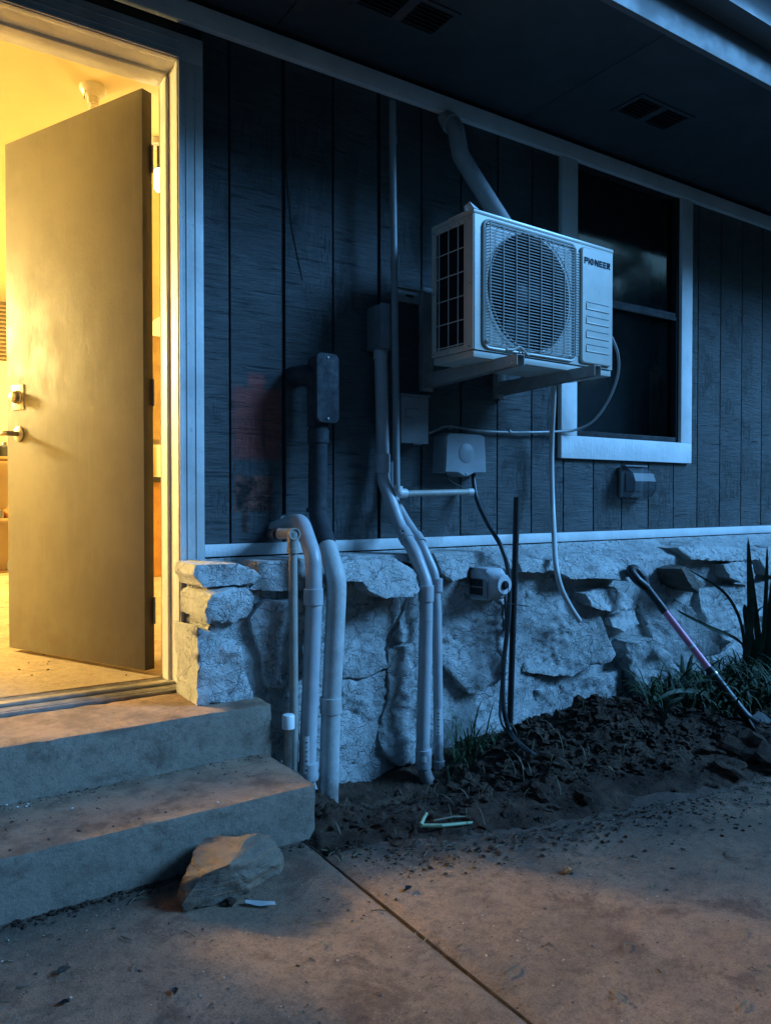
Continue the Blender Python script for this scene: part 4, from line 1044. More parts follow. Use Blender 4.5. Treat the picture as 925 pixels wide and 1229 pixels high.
for pxx in (539, 611): collar('strap', PY(pxx, 513 if pxx == 539 else 518, -.022), (1, 0, 0), .009, .012, GALV, fc)
# line-set duct from eave to unit
ld = thing('line_cover', 'grey line-set tube coming out below the eave and down behind the air conditioner', 'pipe', PY(540, 150, -.05))
pipe('tube', rounded([PY(533, 142, 0), PY(546, 152, -.06), PY(552, 186, -.10), PY(574, 222, -.16), PY(606, 272, -.24)], .10, 8), .036, PVC, ld, 22)
collar('flange', PY(541, 148, -.035), PY(546, 152, -.06)-PY(533, 142, 0), .042, .02, PVC, ld)

# ------------------------------------------------------------------ bracket and air conditioner
br = thing('wall_bracket', 'galvanised steel wall bracket with two arms carrying the air conditioner', 'bracket', (1.95, 0, 1.45))
zr0, zr1 = PY(500, 366, -.02).z, PY(500, 350, -.02).z
bx('wall_rail', (PY(477, 350, -.02).x, -.018, zr0+.005), (2.60, -.001, zr1+.004), GALV, br, .002)
bx('rail_lip', (PY(477, 350, -.02).x, -.028, zr1+.0045), (2.60, -.001, zr1+.0075), GALV, br, .001)
for i in range(4): bx('rail_slot', (1.80+.22*i, -.0195, zr0+.027), (1.84+.22*i, -.0185, zr0+.037), BLACK, br, .0003)
for (pxw, pyt, pyb) in ((513, 344, 470), (601, 344, 481)):
    q_ = PY(pxw, 455, -.03); zt = PY(513, 346, -.03).z; zb_ = PY(513, 470, -.03).z
    bx('upright', (q_.x-.026, -.034, zb_), (q_.x+.026, -.030, zt), GALV, br, .001)
    bx('upright_flange', (q_.x-.026, -.0295, zb_), (q_.x-.023, -.003, zt), GALV, br, .0005)
    bx('upright_flange', (q_.x+.023, -.0295, zb_), (q_.x+.026, -.003, zt), GALV, br, .0005)
    z_top = 1.478
    bm = bmesh.new()
    for sx in (-.018, .016):
        V8 = []
        for yy, z0_, z1_ in ((-.0345, z_top-.058, z_top), (-.560, z_top-.036, z_top)):
            for zz in (z0_, z1_):
                for xx in (sx, sx+.002): V8.append(bm.verts.new((q_.x+xx+(-.0345-yy)*.04, yy, zz)))
        for f_ in ((0, 1, 3, 2), (4, 6, 7, 5), (0, 4, 5, 1), (2, 3, 7, 6), (0, 2, 6, 4), (1, 5, 7, 3)): bm.faces.new([V8[i] for i in f_])
    obj('arm_side', bm, GALV, br)
    bm = bmesh.new(); V8 = []
    for yy in (-.0345, -.560):
        for zz in (z_top, z_top+.002):
            for xx in (-.018, .018): V8.append(bm.verts.new((q_.x+xx+(-.0345-yy)*.04, yy, zz)))
    for f_ in ((0, 1, 3, 2), (4, 6, 7, 5), (0, 4, 5, 1), (2, 3, 7, 6), (0, 2, 6, 4), (1, 5, 7, 3)): bm.faces.new([V8[i] for i in f_])
    obj('arm_top', bm, GALV, br)
    for yy in (-.17, -.40):
        pipe('rubber_foot', [(q_.x+.012, yy, z_top+.002), (q_.x+.012, yy, z_top+.014)], .018, BLACK, br, 14)
    for zz in (zb_+.02, zb_+.045, zt-.02): screw((q_.x-.018, -.034, zz), (0, -1, 0), .005, STEEL, br)
YAWAC = math.radians(2.2)
FLc = PY(568, 340, -.455); ZB = PY(566, 426, -.455).z; ZT = PY(572, 251, -.455).z; AH = ZT-ZB; AW = .785; AD = .235
ac = thing('air_conditioner', 'white outdoor air conditioner unit on a wall bracket, with PIONEER lettering', 'air conditioner', (FLc.x, -.455, ZB), rotz=YAWAC)
# local frame: x right along the front, y back to the wall, z up
def ab(name, lo, hi, m_, par=ac, bev=.003, **k): return bx(name, lo, hi, m_, par, bev, local=True, **k)
ab('base_pan', (.004, .004, -.004), (AW-.004, AD-.004, .022), ACW, bev=.004)
ab('top_panel', (-.003, -.003, AH-.016), (AW+.003, AD+.003, AH), ACW, bev=.006)
ab('tape_flap', (.0, -.002, AH+.0005), (.02, AD*.6, AH+.004), PAPER, bev=.001)
bm = bmesh.new(); 
V_ = [bm.verts.new(p) for p in ((.002, .00, AH+.001), (.030, .004, AH+.004), (.012, .060, AH+.012), (-.006, .045, AH+.020), (-.008, .012, AH+.026), (-.012, .02, AH-.012))]
bm.faces.new((V_[0], V_[1], V_[2], V_[3], V_[4])); bm.faces.new((V_[0], V_[4], V_[5])); obj('torn_film', bm, PAPER, ac, local=True)
# left side: corner posts and rails around the coil opening
ab('corner_post', (-.002, 0, .0225), (.004, .052, AH-.0165), ACW); ab('corner_post', (-.002, AD-.026, .0225), (.004, AD, AH-.0165), ACW)
ab('side_rail', (-.002, .0525, .0225), (.004, AD-.0265, .046), ACW); ab('side_rail', (-.002, .0525, AH-.040), (.004, AD-.0265, AH-.0165), ACW)
ab('coil', (.016, .04, .03), (.034, AD-.012, AH-.03), COPPER, bev=0)
for i in range(26): ab('coil_fin', (.012, .056+i*(AD-.085)/26, .03), (.0158, .0572+i*(AD-.085)/26, AH-.03), DARKI, bev=0, smooth=False)
for i in range(3): 
    y_ = .075+i*(AD-.105)/2.4; pipe('guard_wire', [(-.008, y_, .035), (-.008, y_, AH-.028)], .0022, ACE, ac, 8, local=True)
for i in range(6):
    z_ = .05+i*(AH-.09)/5; pipe('guard_wire', [(-.006, .046, z_), (-.006, AD-.022, z_)], .0022, ACE, ac, 8, local=True)
for yy in (.02, AD-.012):
    for zz in (.035, AH*.5, AH-.03): screw((-.002, yy, zz), (-1, 0, 0), .004, STEEL, ac, local=True)
ab('right_side', (AW-.004, 0, .0225), (AW, AD, AH-.0165), ACW); ab('back_panel', (AW*.55, AD-.004, .0225), (AW-.0045, AD, AH-.0165), ACW)
ab('divider', (AW*.66, .02, .0225), (AW*.66+.003, AD-.005, AH-.0165), DARKI, bev=0)
# front panel with a round fan opening
FCX, FCZ, FR = .288, AH*.505, .222
bm = bmesh.new(); seg = 64
outer = []; 
inn = [bm.verts.new((FCX+FR*math.cos(2*math.pi*i/seg), -.002, FCZ+FR*math.sin(2*math.pi*i/seg))) for i in range(seg)]
inb = [bm.verts.new((FCX+FR*math.cos(2*math.pi*i/seg), .045, FCZ+FR*math.sin(2*math.pi*i/seg))) for i in range(seg)]
x0_, x1_, z0_, z1_ = .004, AW-.0045, .0225, AH-.0165
for i in range(seg):
    a_ = 2*math.pi*i/seg; c_, s_ = math.cos(a_), math.sin(a_)
    tx = ((x1_-FCX) if c_ > 0 else (x0_-FCX))/c_ if abs(c_) > 1e-6 else 1e9
    tz = ((z1_-FCZ) if s_ > 0 else (z0_-FCZ))/s_ if abs(s_) > 1e-6 else 1e9
    t = min(tx, tz); outer.append(bm.verts.new((FCX+t*c_, -.002, FCZ+t*s_)))
cor = {}
def side(v):
    if abs(v.co.x-x1_) < 1e-5: return 'r'
    if abs(v.co.x-x0_) < 1e-5: return 'l'
    return 't' if v.co.z > FCZ else 'b'
for i in range(seg):
    j = (i+1) % seg; A_, B_ = outer[i], outer[j]; sa, sb = side(A_), side(B_)
    if sa == sb: bm.faces.new((inn[i], inn[j], B_, A_))
    else:
        cx2 = x1_ if 'r' in (sa, sb) else x0_; cz2 = z1_ if 't' in (sa, sb) else z0_
        cv = bm.verts.new((cx2, -.002, cz2)); bm.faces.new((inn[i], inn[j], B_, cv, A_))
    bm.faces.new((inn[i], inb[i], inb[j], inn[j]))
obj('front_panel', bm, ACW, ac, local=True, angle=30)
# fan
fan = bx('fan_motor', (FCX-.03, .10, FCZ-.03), (FCX+.03, .19, FCZ+.03), DARKI, ac, .004, local=True)
ab('shroud_back', (.05, .205, .03), (AW*.65, .209, AH-.03), DARKI, bev=0)
bm = bmesh.new(); tube(bm, [(FCX, .035, FCZ), (FCX, .040, FCZ), (FCX, .09, FCZ)], [.035, .045, .048], 24); hub = obj('fan_hub', bm, FAN, ac, local=True)
for b_ in range(3):
    bm = bmesh.new(); G = []
    for i in range(7):
        r_ = .045+(.210-.045)*i/6; row = []
        for j in range(7):
            a_ = 2*math.pi*b_/3+.5+(j/6-.5)*(1.05+.35*math.sin(i/6*3)) + .18*i/6; row.append(bm.verts.new((FCX+r_*math.cos(a_), .040+.05*(j/6), FCZ+r_*math.sin(a_))))
        G.append(row)
    for i in range(6):
        for j in range(6): bm.faces.new((G[i][j], G[i+1][j], G[i+1][j+1], G[i][j+1]))
    bmesh.ops.solidify(bm, geom=bm.faces[:], thickness=.003); obj('fan_blade', bm, FAN, ac, local=True)
# rim of the recessed square and the wire grille
def frame_loop(bm, x0, x1, z0, z1, r, y, rad):
    pl = rrect((x0+x1)/2, (z0+z1)/2, (x1-x0)/2, (z1-z0)/2, r, 6); P_ = [Vector((a, y, b)) for a, b in pl]; P_.append(P_[0].copy()); tube(bm, P_, rad, 8, cap=False)
bm = bmesh.new(); frame_loop(bm, .043, .543, .034, AH-.030, .03, -.006, .0055); obj('grille_frame', bm, ACW, ac, local=True)
bm = bmesh.new(); frame_loop(bm, .052, .534, .043, AH-.039, .024, -.008, .0022)
nw = 39
for i in range(nw):
    z_ = .049+(AH-.094)*i/(nw-1)
    u = (z_-FCZ)/.26; yb_ = -.017-.004*max(0, 1-u*u)
    tube(bm, [(.055, -.006, z_), (.063, yb_, z_), (.523, yb_, z_), (.531, -.006, z_)], .0020, 5)
obj('grille', bm, ACE, ac, local=True)['kind'] = 'stuff'
for i in range(8):
    x_ = .060+i*(.466)/7; pipe('grille_rib', [(x_, -.010, .046), (x_, -.0235, .055), (x_, -.0255, AH*.5), (x_, -.0235, AH-.052), (x_, -.010, AH-.042)], .0020, ACE, ac, 6, local=True)
bm = bmesh.new(); tube(bm, [(FCX+.222*math.cos(t*2*math.pi/48), -.0145, FCZ+.222*math.sin(t*2*math.pi/48)) for t in range(49)], .0022, 6, cap=False); 
obj('grille_ring', bm, ACE, ac, local=True)
for xx, zz in ((.056, AH-.048), (.052, .055), (.225, .030), (.505, .05)): screw((xx, -.012, zz), (0, -1, 0), .006, STEEL, ac, local=True)
bm = bmesh.new(); tube(bm, catmull([(.155, -.012, .036), (.19, -.016, .040), (.215, -.018, .052), (.24, -.018, .040), (.262, -.016, .028), (.275, -.014, .034)], 5), .004, 8); obj('grille_clip', bm, ACW, ac, local=True)
# vertical slotted strip between grille and service cover
for i in range(40):
    z_ = .06+i*(AH-.12)/39
    ab('louvre', (.551, -.006, z_), (.567, -.0022, z_+.0045), ACW, bev=0, smooth=False)
# service cover with four moulded grips
bm = bmesh.new(); pl = rrect(.672, AH*.5+.003, .0975, AH*.5-.030, .016, 5); rprism(bm, pl, -.0025, -.014, .004); 
svc = obj('service_cover', bm, ACW, ac, local=True, angle=25)
GRV = simple('moulded_shadow_groove', (.28, .28, .27), .5)  # darker strips colour in the shadow along the moulded grips
for i in range(4):
    z_ = AH-.027-(.47+.122*i)*(AH-.06)
    bxg = bmesh.new(); box(bxg, (.603, -.0158, z_-.0012), (.742, -.0142, z_+.0022), .0004); obj('grip_shadow_line', bxg, GRV, svc, local=True)
    bxg = bmesh.new(); box(bxg, (.600, -.0172, z_-.0300), (.744, -.0142, z_-.0262), .0008); obj('grip_ridge', bxg, ACW, svc, local=True)
    bxg = bmesh.new(); box(bxg, (.600, -.0166, z_-.0258), (.603, -.0142, z_-.004), .0006); obj('grip_ridge', bxg, ACW, svc, local=True)
# lettering
INK = simple('dark_blue_ink', (.008, .006, .020), .9, bump=0)
RED = simple('logo_red', (.16, .010, .022), .4, bump=0)
def letter(ch, x, w, h, z, stroke=.0062):
    """rounded techno capitals built from strokes"""
    s_ = stroke; L_ = []
    def bar(x0, z0, x1, z1): L_.append((min(x0, x1), min(z0, z1), max(x0, x1), max(z0, z1)))
    if ch == 'P': bar(0, 0, s_, h); bar(s_+.0001, h-s_, w, h); bar(w-s_, h*.38+s_, w, h-s_-.0001); bar(s_+.0001, h*.38, w, h*.38+s_-.0001)
    if ch == 'I': bar(0, 0, s_, h)
    if ch == 'N': bar(0, 0, s_, h); bar(w-s_, 0, w, h)
    if ch == 'E': bar(0, 0, s_, h); bar(s_+.0001, h-s_, w, h); bar(s_+.0001, h/2-s_/2, w*.95, h/2+s_/2); bar(s_+.0001, 0, w, s_)
    if ch == 'R': bar(0, 0, s_, h); bar(s_+.0001, h-s_, w, h); bar(w-s_, h*.45+s_, w, h-s_-.0001); bar(s_+.0001, h*.45, w, h*.45+s_-.0001)
    bm = bmesh.new()
    for a0_, b0_, a1_, b1_ in L_: box(bm, (x+a0_, -.0152, z+b0_), (x+a1_, -.0142, z+b1_), 0)
    if ch in 'NR':
        p0, p1 = ((s_*.6, h), (w-s_*.6, 0)) if ch == 'N' else ((w*.4, h*.45), (w-s_*.2, 0))
        q_ = [(p0[0]-s_*.55, p0[1]), (p0[0]+s_*.75, p0[1]), (p1[0]+s_*.55, p1[1]), (p1[0]-s_*.75, p1[1])]
        A_ = [bm.verts.new((x+a_, -.01525, z+b_)) for a_, b_ in q_]; B_ = [bm.verts.new((x+a_, -.0143, z+b_)) for a_, b_ in q_]
        bm.faces.new(A_); bm.faces.new(B_)
        for i in range(4): bm.faces.new((A_[i], A_[(i+1) % 4], B_[(i+1) % 4], B_[i]))
    return obj('letter', bm, INK, svc, local=True, smooth=False)
lx = .587; lz = AH-.094; lh_ = .026
for ch, w in (('P', .0205), ('I', .0054), ('O', .026), ('N', .0235), ('E', .0205), ('E', .0205), ('R', .0205)):
    if ch == 'O':
        bm = bmesh.new(); cxo, czo = lx+.013, lz+lh_/2
        tube(bm, [(cxo, -.0142, czo), (cxo, -.0153, czo)], .0135, 24); o_ = obj('logo_disc', bm, INK, svc, local=True)
        bm = bmesh.new()
        for sgn_ in (-1, 1):
            P_ = [(cxo+sgn_*.0012, czo-.0085), (cxo+sgn_*.0075, czo-.004), (cxo+sgn_*.0078, czo+.003), (cxo+sgn_*.0025, czo+.0085), (cxo+sgn_*.0042, czo)]
            bm.faces.new([bm.verts.new((a_, -.0157, b_)) for a_, b_ in P_])
        obj('logo_mark', bm, RED, svc, local=True, smooth=False)
    else: letter(ch, lx, w, lh_, lz)
    lx += w+.0042

# ------------------------------------------------------------------ shovel
tp, e1 = PY(759, 684, -.335), PY(896, 862, -.80)
shv = thing('shovel', 'shovel with pink shaft and black grip, leaning against the stone wall', 'shovel', (e1.x, e1.y, 0))
ax2 = (e1-tp); LN = ax2.length; ax2.normalize()
g0, g1 = PY(801, 729, -.335+(-.465)*.25), None
def sp(t): return tp+ax2*LN*t
def t_of(px):           # parameter of the point whose projection has this x
    lo_, hi_ = 0.0, 1.4
    R_ = cam.rotation_euler.to_matrix().inverted()
    for _ in range(40):
        m_ = (lo_+hi_)/2; c_ = R_ @ (sp(m_)-CAM); x = CX+F*c_.x/-c_.z
        if x < px: lo_ = m_
        else: hi_ = m_
    return lo_
tA, tB, tC = t_of(798), t_of(850), t_of(858)
pipe('grip', [sp(t_of(775)), sp(tA)], .0185, BLACK, shv, 18)
pipe('shaft', [sp(tA), sp(tB)], .0150, PINK, shv, 18)
collar('shaft_mark', sp(t_of(830)), ax2, .0153, .012, PAPER, shv)
pipe('ferrule', [sp(tB-.004), sp(tB+.02), sp(tC)], [.017, .020, .020], BLACK, shv, 18)
collar('band', sp(t_of(855.5)), ax2, .0212, .012, STEEL, shv)
pipe('socket', catmull([sp(tC), sp(tC+.08), sp(tC+.17), sp(.985)+Vector((.01, 0, -.004)), sp(1.04)+Vector((.02, -.01, .004))], 5), .019, BLACK, shv, 18)
# D grip
sdv = Vector((0, 0, 1)).cross(ax2).normalized(); upv2 = ax2.cross(sdv).normalized()
gl = (sp(t_of(775))-tp).length
pl = [tp+ax2*gl, tp+ax2*gl*.55+sdv*.034, tp+ax2*gl*.1+sdv*.036, tp-ax2*.004+sdv*.02, tp-ax2*.004-sdv*.02, tp+ax2*gl*.1-sdv*.036, tp+ax2*gl*.55-sdv*.034, tp+ax2*gl]
pipe('handle_loop', rounded(pl, .02, 5), .021, BLACK, shv, 12)
pipe('handle_top', [tp-ax2*.006+sdv*.020, tp-ax2*.006-sdv*.020], .0155, PINK, shv, 14)
# blade: dished plate
bm = bmesh.new(); G = []; nU, nV = 12, 8; Bl = .27
bs = sp(1.0)+Vector((.015, -.005, 0)); bdir = (ax2+Vector((.16, -.03, .22))).normalized(); bn_ = sdv.cross(bdir).normalized()
for i in range(nU+1):
    u = i/nU; wdt = .105*(1.0 if u < .45 else math.sqrt(max(0, 1-((u-.45)/.55)**2.2)))*(min(1, .70+u*2.5)); row = []
    for j in range(nV+1):
        s_ = j/nV*2-1; dish = .020*(s_*s_)-.012*math.sin(u*3)
        row.append(bm.verts.new(bs+bdir*(Bl*u)+sdv*(s_*wdt)-bn_*dish))
    G.append(row)
for i in range(nU):
    for j in range(nV): bm.faces.new((G[i][j], G[i+1][j], G[i+1][j+1], G[i][j+1]))
bmesh.ops.remove_doubles(bm, verts=bm.verts[:], dist=1e-5)
bmesh.ops.solidify(bm, geom=bm.faces[:], thickness=.003); obj('blade', bm, simple('rusty_blade_steel', (.055, .052, .05), .85, metal=0, var=.5, scale=14, dirt=.5), shv, angle=60)

# ------------------------------------------------------------------ plants
def blade(bm, base, ang, L_, w, lean, droop, n=7, fold=.35, tw=0):
    d = Vector((math.cos(ang), math.sin(ang), 0)); s_ = Vector((-d.y, d.x, 0)); rows = []
    for i in range(n+1):
        t = i/n; th_ = lean+droop*t*t
        if i == 0: p = Vector(base)
        else: p = p+(d*math.sin(th_)+Vector((0, 0, math.cos(th_))))*(L_/n)
        ww = w*(1-t)**.55*(.6+.8*t if t < .5 else 1.0)+.0004
        c_ = s_*math.cos(tw*t)+d*math.sin(tw*t)
        up_ = Vector((0, 0, 1)).cross(c_)
        rows.append([bm.verts.new(p+c_*ww), bm.verts.new(p-d*ww*fold), bm.verts.new(p-c_*ww)])
    for i in range(n):
        for j in range(2): bm.faces.new((rows[i][j], rows[i][j+1], rows[i+1][j+1], rows[i+1][j]))
# grass tuft by the cable
def tuft(name, px0, px1, y0, y1, n, Lr, label, cat='grass', mat=GRASSM, w=.0032, drp=(.4, 1.5)):
    bm = bmesh.new()
    for i in range(n):
        y = random.uniform(y0, y1); px = random.uniform(px0, px1); x = PY(px, 880, y).x
        L_ = random.uniform(*Lr); blade(bm, (x, y, soil_h(x, y)-.006), random.uniform(0, 6.28), L_, w*random.uniform(.6, 1.3), random.uniform(.0, .55), random.uniform(*drp), 6)
    o = obj(name, bm, mat, angle=180); tag(o, label, cat, kind='stuff'); return o
tuft('grass_tuft', 545, 582, -.36, -.30, 60, (.08, .24), 'small tuft of green grass beside the conduits at the foot of the stone wall')
tuft('grass_tuft', 535, 600, -.42, -.32, 55, (.05, .12), 'low grass around the foot of the conduits')
tuft('weeds', 775, 890, -.66, -.34, 520, (.07, .26), 'tangle of green weeds behind the shovel blade', 'weeds', w=.0045, drp=(.9, 2.8))
tuft('weeds', 790, 950, -.72, -.36, 190, (.12, .28), 'broad-leaved weeds among the grass by the shovel', 'weeds', mat=LEAFD, w=.014, drp=(.8, 2.2))
tuft('weeds', 850, 960, -.75, -.34, 420, (.10, .28), 'green weeds growing around the iris leaves on the right', 'weeds', w=.006, drp=(.6, 2.4))
tuft('dry_grass', 560, 860, -.95, -.35, 130, (.04, .12), 'dry stalks scattered over the dug soil', 'dry grass', DRY, w=.0015, drp=(.8, 2.4))
tuft('dry_grass', 395, 560, -.90, -.35, 34, (.04, .10), 'dry rootlets in the soil by the conduits', 'dry grass', DRY, w=.0012, drp=(.8, 2.4))
ir = thing('iris_plant', 'tall dark green sword leaves growing at the right edge before the stone wall', 'plant', PY(900, 860, -.45))
def leafpath(pix, w, name='leaf'):
    P_ = catmull([PY(a, b, y) for a, b, y in pix], 5); bm = bmesh.new(); rows = []; n = len(P_)-1
    for i, p in enumerate(P_):
        t = i/n; tt = (P_[min(i+1, n)]-P_[max(i-1, 0)]).normalized(); v_ = (CAM-p).normalized()
        s_ = tt.cross(v_).normalized(); s_ = (s_*.85+Vector((0, 0, 0)) + tt.cross(Vector((.3, 1, .2))).normalized()*.3).normalized()
        ww = w*(math.sin(min(1, .25+t*1.2)*math.pi/2))*(1-t)**.5+.0005
        nn = tt.cross(s_).normalized()
        rows.append([bm.verts.new(p+s_*ww), bm.verts.new(p+nn*ww*.3), bm.verts.new(p-s_*ww)])
    for i in range(n):
        for j in range(2): bm.faces.new((rows[i][j], rows[i][j+1], rows[i+1][j+1], rows[i+1][j]))
    return obj(name, bm, LEAFD, ir, angle=180)
for pix, w in (
    ([(893, 870, -.45), (894, 800, -.46), (900, 740, -.48), (899, 690, -.49), (897, 645, -.50)], .026),
    ([(908, 860, -.45), (910, 780, -.46), (904, 720, -.48), (899, 668, -.5)], .022),
    ([(898, 840, -.44), (903, 790, -.45), (895, 740, -.46), (893, 725, -.47)], .026),
    ([(905, 850, -.50), (915, 770, -.51), (919, 700, -.52), (920, 655, -.53)], .015),
    ([(912, 860, -.50), (920, 780, -.52), (928, 700, -.55), (932, 640, -.56)], .028),
    ([(920, 860, -.48), (930, 790, -.50), (945, 720, -.50), (955, 660, -.52)], .026),
    ([(890, 880, -.45), (893, 800, -.45), (889, 750, -.44), (872, 715, -.42), (845, 695, -.40), (826, 684, -.39)], .010),
    ([(892, 775, -.46), (880, 765, -.44), (850, 752, -.42), (820, 737, -.40), (812, 732, -.40)], .010),
    ([(895, 880, -.66), (862, 840, -.68), (830, 829, -.70), (800, 833, -.70), (777, 856, -.68)], .013),
    ([(880, 850, -.6), (905, 832, -.62), (935, 826, -.65)], .014),
    ([(905, 850, -.47), (921, 740, -.48), (912, 730, -.48), (902, 748, -.46), (897, 760, -.45)], .006)):
    leafpath(pix, w)
# pale stalks lying by the conduits
st_ = thing('pale_stalk', 'pale green cut stalk lying on the dark soil below the conduits', 'stalk', PZ(535, 988, .0))
def sz(px, py, e=.012):
    p = PZ(px, py, .0)
    for _ in range(6): p = PZ(px, py, soil_h(p.x, p.y)+e)
    return p
pipe('stem', [sz(504, 991, .02), sz(530, 991, .02), sz(569, 987, .02)], [.006, .006, .004], PALEG, st_, 8)
pipe('stem', [sz(505, 990, .02), sz(508, 983, .03), sz(512, 976, .03)], [.006, .005, .004], PALEG, st_, 8)
pipe('twig', [sz(520, 985, .025), sz(545, 980, .028), sz(560, 980, .02)], [.003, .003, .002], DRY, st_, 6)

# ------------------------------------------------------------------ trees across the yard (unseen, added to block low sky light; reflected in the panes)
bm = bmesh.new()
for i in range(26):
    x = -16+i*2.1; hgt = 5.2+random.random()*.9 if x < 9 else 7.9+random.random()*1.2; y = -11-random.random()*2
    tube(bm, [(x, y, -.16), (x+.1, y, hgt*.3), (x, y+.1, hgt*.7)], [.16, .12, .05], 6)
    for k in range(620):
        v_ = Vector((random.gauss(0, 1), random.gauss(0, 1), random.gauss(0, 1))).normalized()*random.random()**.35
        c_ = Vector((x+v_.x*1.7, y+v_.y*1.3, hgt*.5+v_.z*hgt*.5)); a_ = Vector((random.gauss(0, 1), random.gauss(0, 1), random.gauss(0, 1))).normalized()*.26; b_ = a_.orthogonal().normalized()*.2
        bm.faces.new([bm.verts.new(c_+q) for q in (a_, b_, -a_, -b_)])
tag(obj('sky_blocking_trees', bm, simple('tree_foliage', (.04, .055, .03), .8, var=.5, scale=3), smooth=False), 'unseen dark line of trees added across the yard to block low sky light, mirrored in the window', 'trees', kind='stuff')

# ------------------------------------------------------------------ things on the pavement
# big rock
rk = bmesh.new()
def gp(px, py, z=0.0): return PZ(px, py, z)
top_ = [gp(249, 1004, .105), gp(300, 1002, .115), (gp(322, 1005, .10)), gp(276, 1037, .10), gp(243, 1050, .085), gp(221, 1051, .075), gp(233, 1018, .10)]
mid = [gp(246, 1010, .05), gp(305, 1012, .05), gp(340, 1023, .045), gp(337, 1036, .03), gp(300, 1058, .03), gp(255, 1073, .03), gp(218, 1086, .02), gp(214, 1068, .03)]
hull = []
for p in top_+mid: hull.append(rk.verts.new(p))
for p in mid:
    c_ = Vector((sum(q.x for q in mid)/8, sum(q.y for q in mid)/8, 0)); w = p.copy(); w.z = 0.002; w = c_+(w-c_)*.97; w.z = .001; hull.append(rk.verts.new(w))
r = bmesh.ops.convex_hull(rk, input=hull)
bmesh.ops.delete(rk, geom=[g_ for g_ in r['geom_interior'] if isinstance(g_, bmesh.types.BMVert)], context='VERTS')
bmesh.ops.triangulate(rk, faces=rk.faces[:])
for _ in range(3): bmesh.ops.subdivide_edges(rk, edges=[e for e in rk.edges if e.calc_length() > .012], cuts=1, use_grid_fill=True); bmesh.ops.triangulate(rk, faces=rk.faces[:])
rk.normal_update()
for v_ in rk.verts:
    p = v_.co.copy(); s_ = p.z*34+2.5*fbm(p.x*6, p.y*6, 0)
    v_.co += v_.normal*(.010*fbm(p.x*9, p.y*9, p.z*9)+.004*abs(fbm(p.x*30, p.y*30, p.z*30))+.005*(abs(s_ % 1-.5)*2-.5))
    v_.co.z = max(.0005, v_.co.z)
def rock_mat():
    m = MB('sandstone'); col = m.mix(m.mr(m.noise(7, 7, .7), .35, .65), (.12, .09, .07), (.21, .145, .10))
    lay = m.noise(1, 6, .6, m.vmul(m.pos, (6, 6, 60)), 1.0); col = m.mix(m.mr(lay, .50, .64, 0, .6), col, (.27, .135, .07))
    h = m.math('ADD', m.noise(26, 9, .72), m.math('MULTIPLY', lay, .7)); return m.out(col, .88, m.bump(h, .9, .012))
rock = obj('rock', rk, rock_mat(), angle=42, loc=gp(278, 1055, 0)); tag(rock, 'brown slab-shaped rock lying on the pavement against the lower step', 'rock')
# white scrap
a = gp(312, 1084, 0)
bm = bmesh.new(); G = []
e0, e1_ = gp(294, 1083, .006), gp(330, 1085, .006)
for i in range(9):
    t = i/8; p = e0.lerp(e1_, t); dd_ = Vector((.2, 1, 0)).normalized()*.010*(1-.3*abs(t-.5)*2)
    G.append([bm.verts.new(p+dd_+Vector((0, 0, .003*math.sin(t*9)))), bm.verts.new(p+Vector((0, 0, .006))), bm.verts.new(p-dd_+Vector((0, 0, .002*math.cos(t*7))))])
for i in range(8):
    for j in range(2): bm.faces.new((G[i][j], G[i][j+1], G[i+1][j+1], G[i+1][j]))
bmesh.ops.solidify(bm, geom=bm.faces[:], thickness=.0015)
tag(obj('paper_scrap', bm, simple('scrap_white', (.75, .75, .75), .5, var=.05), loc=a), 'small white scrap of paper on the pavement in front of the rock', 'paper scrap')
def leaf_curl(px, py, s_, label, col, cat='leaf', rot=0.0):
    p = gp(px, py, .004); bm = bmesh.new(); G = []
    for i in range(7):
        t = i/6; w = s_*.45*math.sin(math.pi*min(.98, max(.04, t)))
        G.append([bm.verts.new(p+Matrix.Rotation(rot, 3, 'Z') @ Vector(((t-.5)*s_*1.6, k_*w, abs(k_)*w*.7+.3*s_*(t-.5)**2+.001*noise.noise(Vector((i, k_, s_*90)))))) for k_ in (-1, 0, 1)])
    for i in range(6):
        for j in range(2): bm.faces.new((G[i][j], G[i+1][j], G[i+1][j+1], G[i][j+1]))
    bmesh.ops.solidify(bm, geom=bm.faces[:], thickness=.001)
    return tag(obj('dead_leaf', bm, simple('leaf_'+cat+str(px), col, .9, var=.5, scale=60), loc=p), label, cat)
leaf_curl(210, 1190, .015, 'dark curled scrap lying on the pavement near the bottom edge', (.04, .03, .03), rot=1.2)
leaf_curl(490, 1067, .018, 'dark curled leaf on the lit pavement right of the joint', (.02, .018, .02), rot=.4)
leaf_curl(76, 1166, .022, 'brown dead leaf on the pavement, bottom left', (.07, .055, .04), rot=.2)
leaf_curl(77, 1204, .014, 'small black leaf bit below the brown dead leaf', (.02, .018, .018), rot=-.3)
bm = bmesh.new(); lump(bm, gp(276, 1082, .006), .016, 3, 2, .5); tag(obj('stone_chip', bm, SOIL), 'dark flat stone chip between the rock and the white scrap', 'stone')
bm = bmesh.new(); lump(bm, gp(681, 1044, .008), .011, 9, 2, .7); tag(obj('pebble', bm, simple('tan_pebble', (.40, .27, .15), .8)), 'tan pebble on the pavement at the edge of the soil', 'pebble')
bm = bmesh.new(); lump(bm, sz(760, 1036, .008), .014, 19, 2, .6); tag(obj('pebble', bm, simple('grey_pebble', (.22, .19, .16), .8)), 'greyish lump at the soil edge, right of the tan pebble', 'pebble')
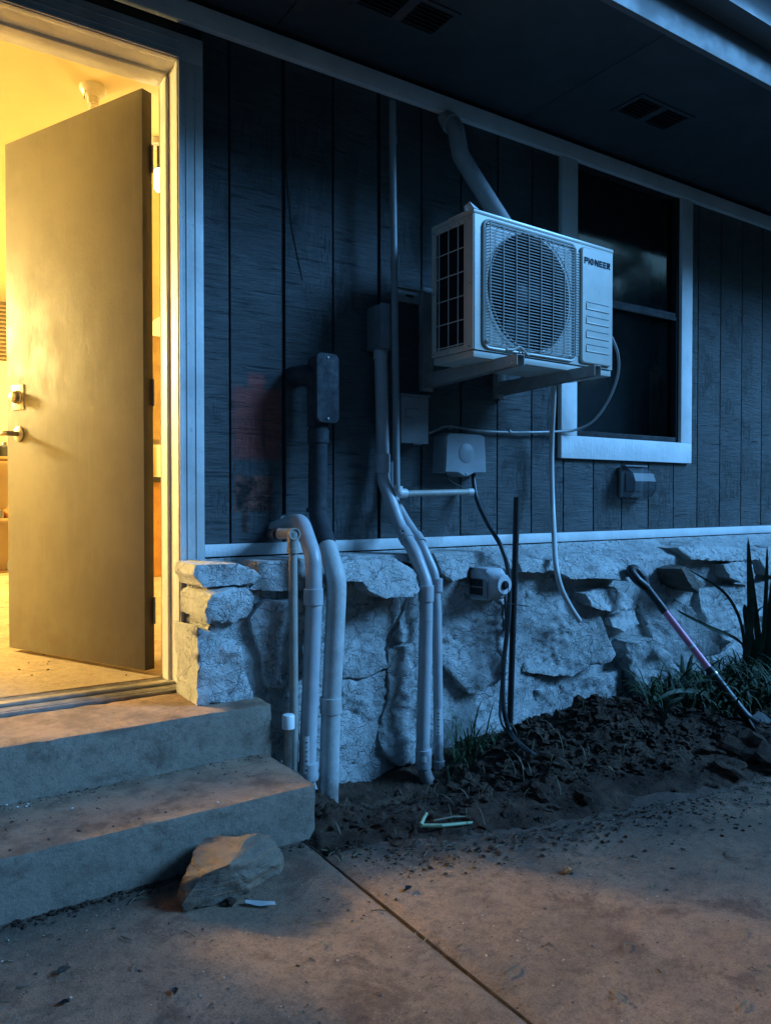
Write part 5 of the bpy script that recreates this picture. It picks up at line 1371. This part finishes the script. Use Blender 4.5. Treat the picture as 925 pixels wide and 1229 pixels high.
# litter: grit, crumbs, twigs
GRIT = simple('grit', (.10, .065, .045), .9, var=.6, scale=60); GRITL = simple('pale_grit', (.42, .34, .26), .8, var=.4, scale=60)
def grit(name, n, mat, r0, r1, area, label, zf=lambda x, y: 0.001, sub=1):
    bm = bmesh.new()
    for i in range(n):
        x, y = area(); r = r0+(r1-r0)*random.random()**4; lump(bm, (x, y, zf(x, y)+r*.1), r, i*.7, sub, random.uniform(.3, .6), .7)
    tag(obj(name, bm, mat, smooth=False), label, 'grit', kind='stuff')
def pav_area():
    while True:
        x = random.uniform(-.5, 3.2); y = -2.4+random.random()**.8*1.7
        if x < 1.03 and y > -.70: continue
        if y > -1.0 and x > 1.05: continue
        return x, y
def edge_area():
    x = random.uniform(1.0, 3.2); e = soil_edge(x); return x, e+.03-abs(random.gauss(0, .10))
def foot_area():
    x = random.uniform(-.4, 1.04); return x, -.685-abs(random.gauss(0, .022))
grit('grit', 2000, GRIT, .0007, .0042, pav_area, 'dark grit scattered on the pavement')
grit('crumbs', 2600, SOIL, .0008, .0065, edge_area, 'soil crumbs spilled over the pavement edge')
grit('crumbs', 1300, SOIL, .001, .007, foot_area, 'soil crumbs along the foot of the lower step')
grit('grit', 900, GRITL, .0007, .0032, pav_area, 'pale grit on the pavement')
def tread_area():
    if random.random() < .7: return random.uniform(-.3, 1.0), -.352-abs(random.gauss(0, .022))
    return random.uniform(-.3, 1.0), random.uniform(-.66, -.36)
grit('crumbs', 1100, GRIT, .0008, .0045, tread_area, 'crumbs lying on the lower step', lambda x, y: STEP1)
bm = bmesh.new()
for i in range(420):
    x, y = pav_area() if i % 2 else edge_area(); a_ = random.uniform(0, 6.28); L_ = random.uniform(.01, .045)
    p0 = Vector((x, y, .003)); d_ = Vector((math.cos(a_), math.sin(a_), 0)); m_ = p0+d_*L_/2+Vector((-d_.y, d_.x, .2))*random.uniform(-.006, .006)
    m_.z = max(.003, m_.z+.003); tube(bm, [p0, m_, p0+d_*L_], .0008+random.random()*.0007, 5)
tag(obj('twigs', bm, DRY), 'tiny dry twigs and stems strewn on the pavement', 'twigs', kind='stuff')
# white paint crumbs on the lower step, left edge
bm = bmesh.new()
for i in range(26):
    p = PZ(random.gauss(18, 12), random.gauss(960, 5), STEP1+.002); lump(bm, p, random.uniform(.001, .004), i, 1, .6)
for px_, py_ in ((87, 970), (72, 964), (262, 963), (338, 914)): lump(bm, PZ(px_, py_, STEP1+.002), .0032, px_, 1, .7)
tag(obj('plaster_crumbs', bm, PAPER), 'white plaster crumbs on the lower step', 'crumbs', kind='stuff')
# debris on the room floor
bm = bmesh.new()
for i in range(260):
    x, y = random.uniform(0, 1.6), random.uniform(.2, 2.6); lump(bm, (x, y, FLOOR+.002), random.uniform(.001, .006), i, 1, .5)
tag(obj('floor_debris', bm, GRIT), 'sawdust and debris on the floor inside the doorway', 'debris', kind='stuff')
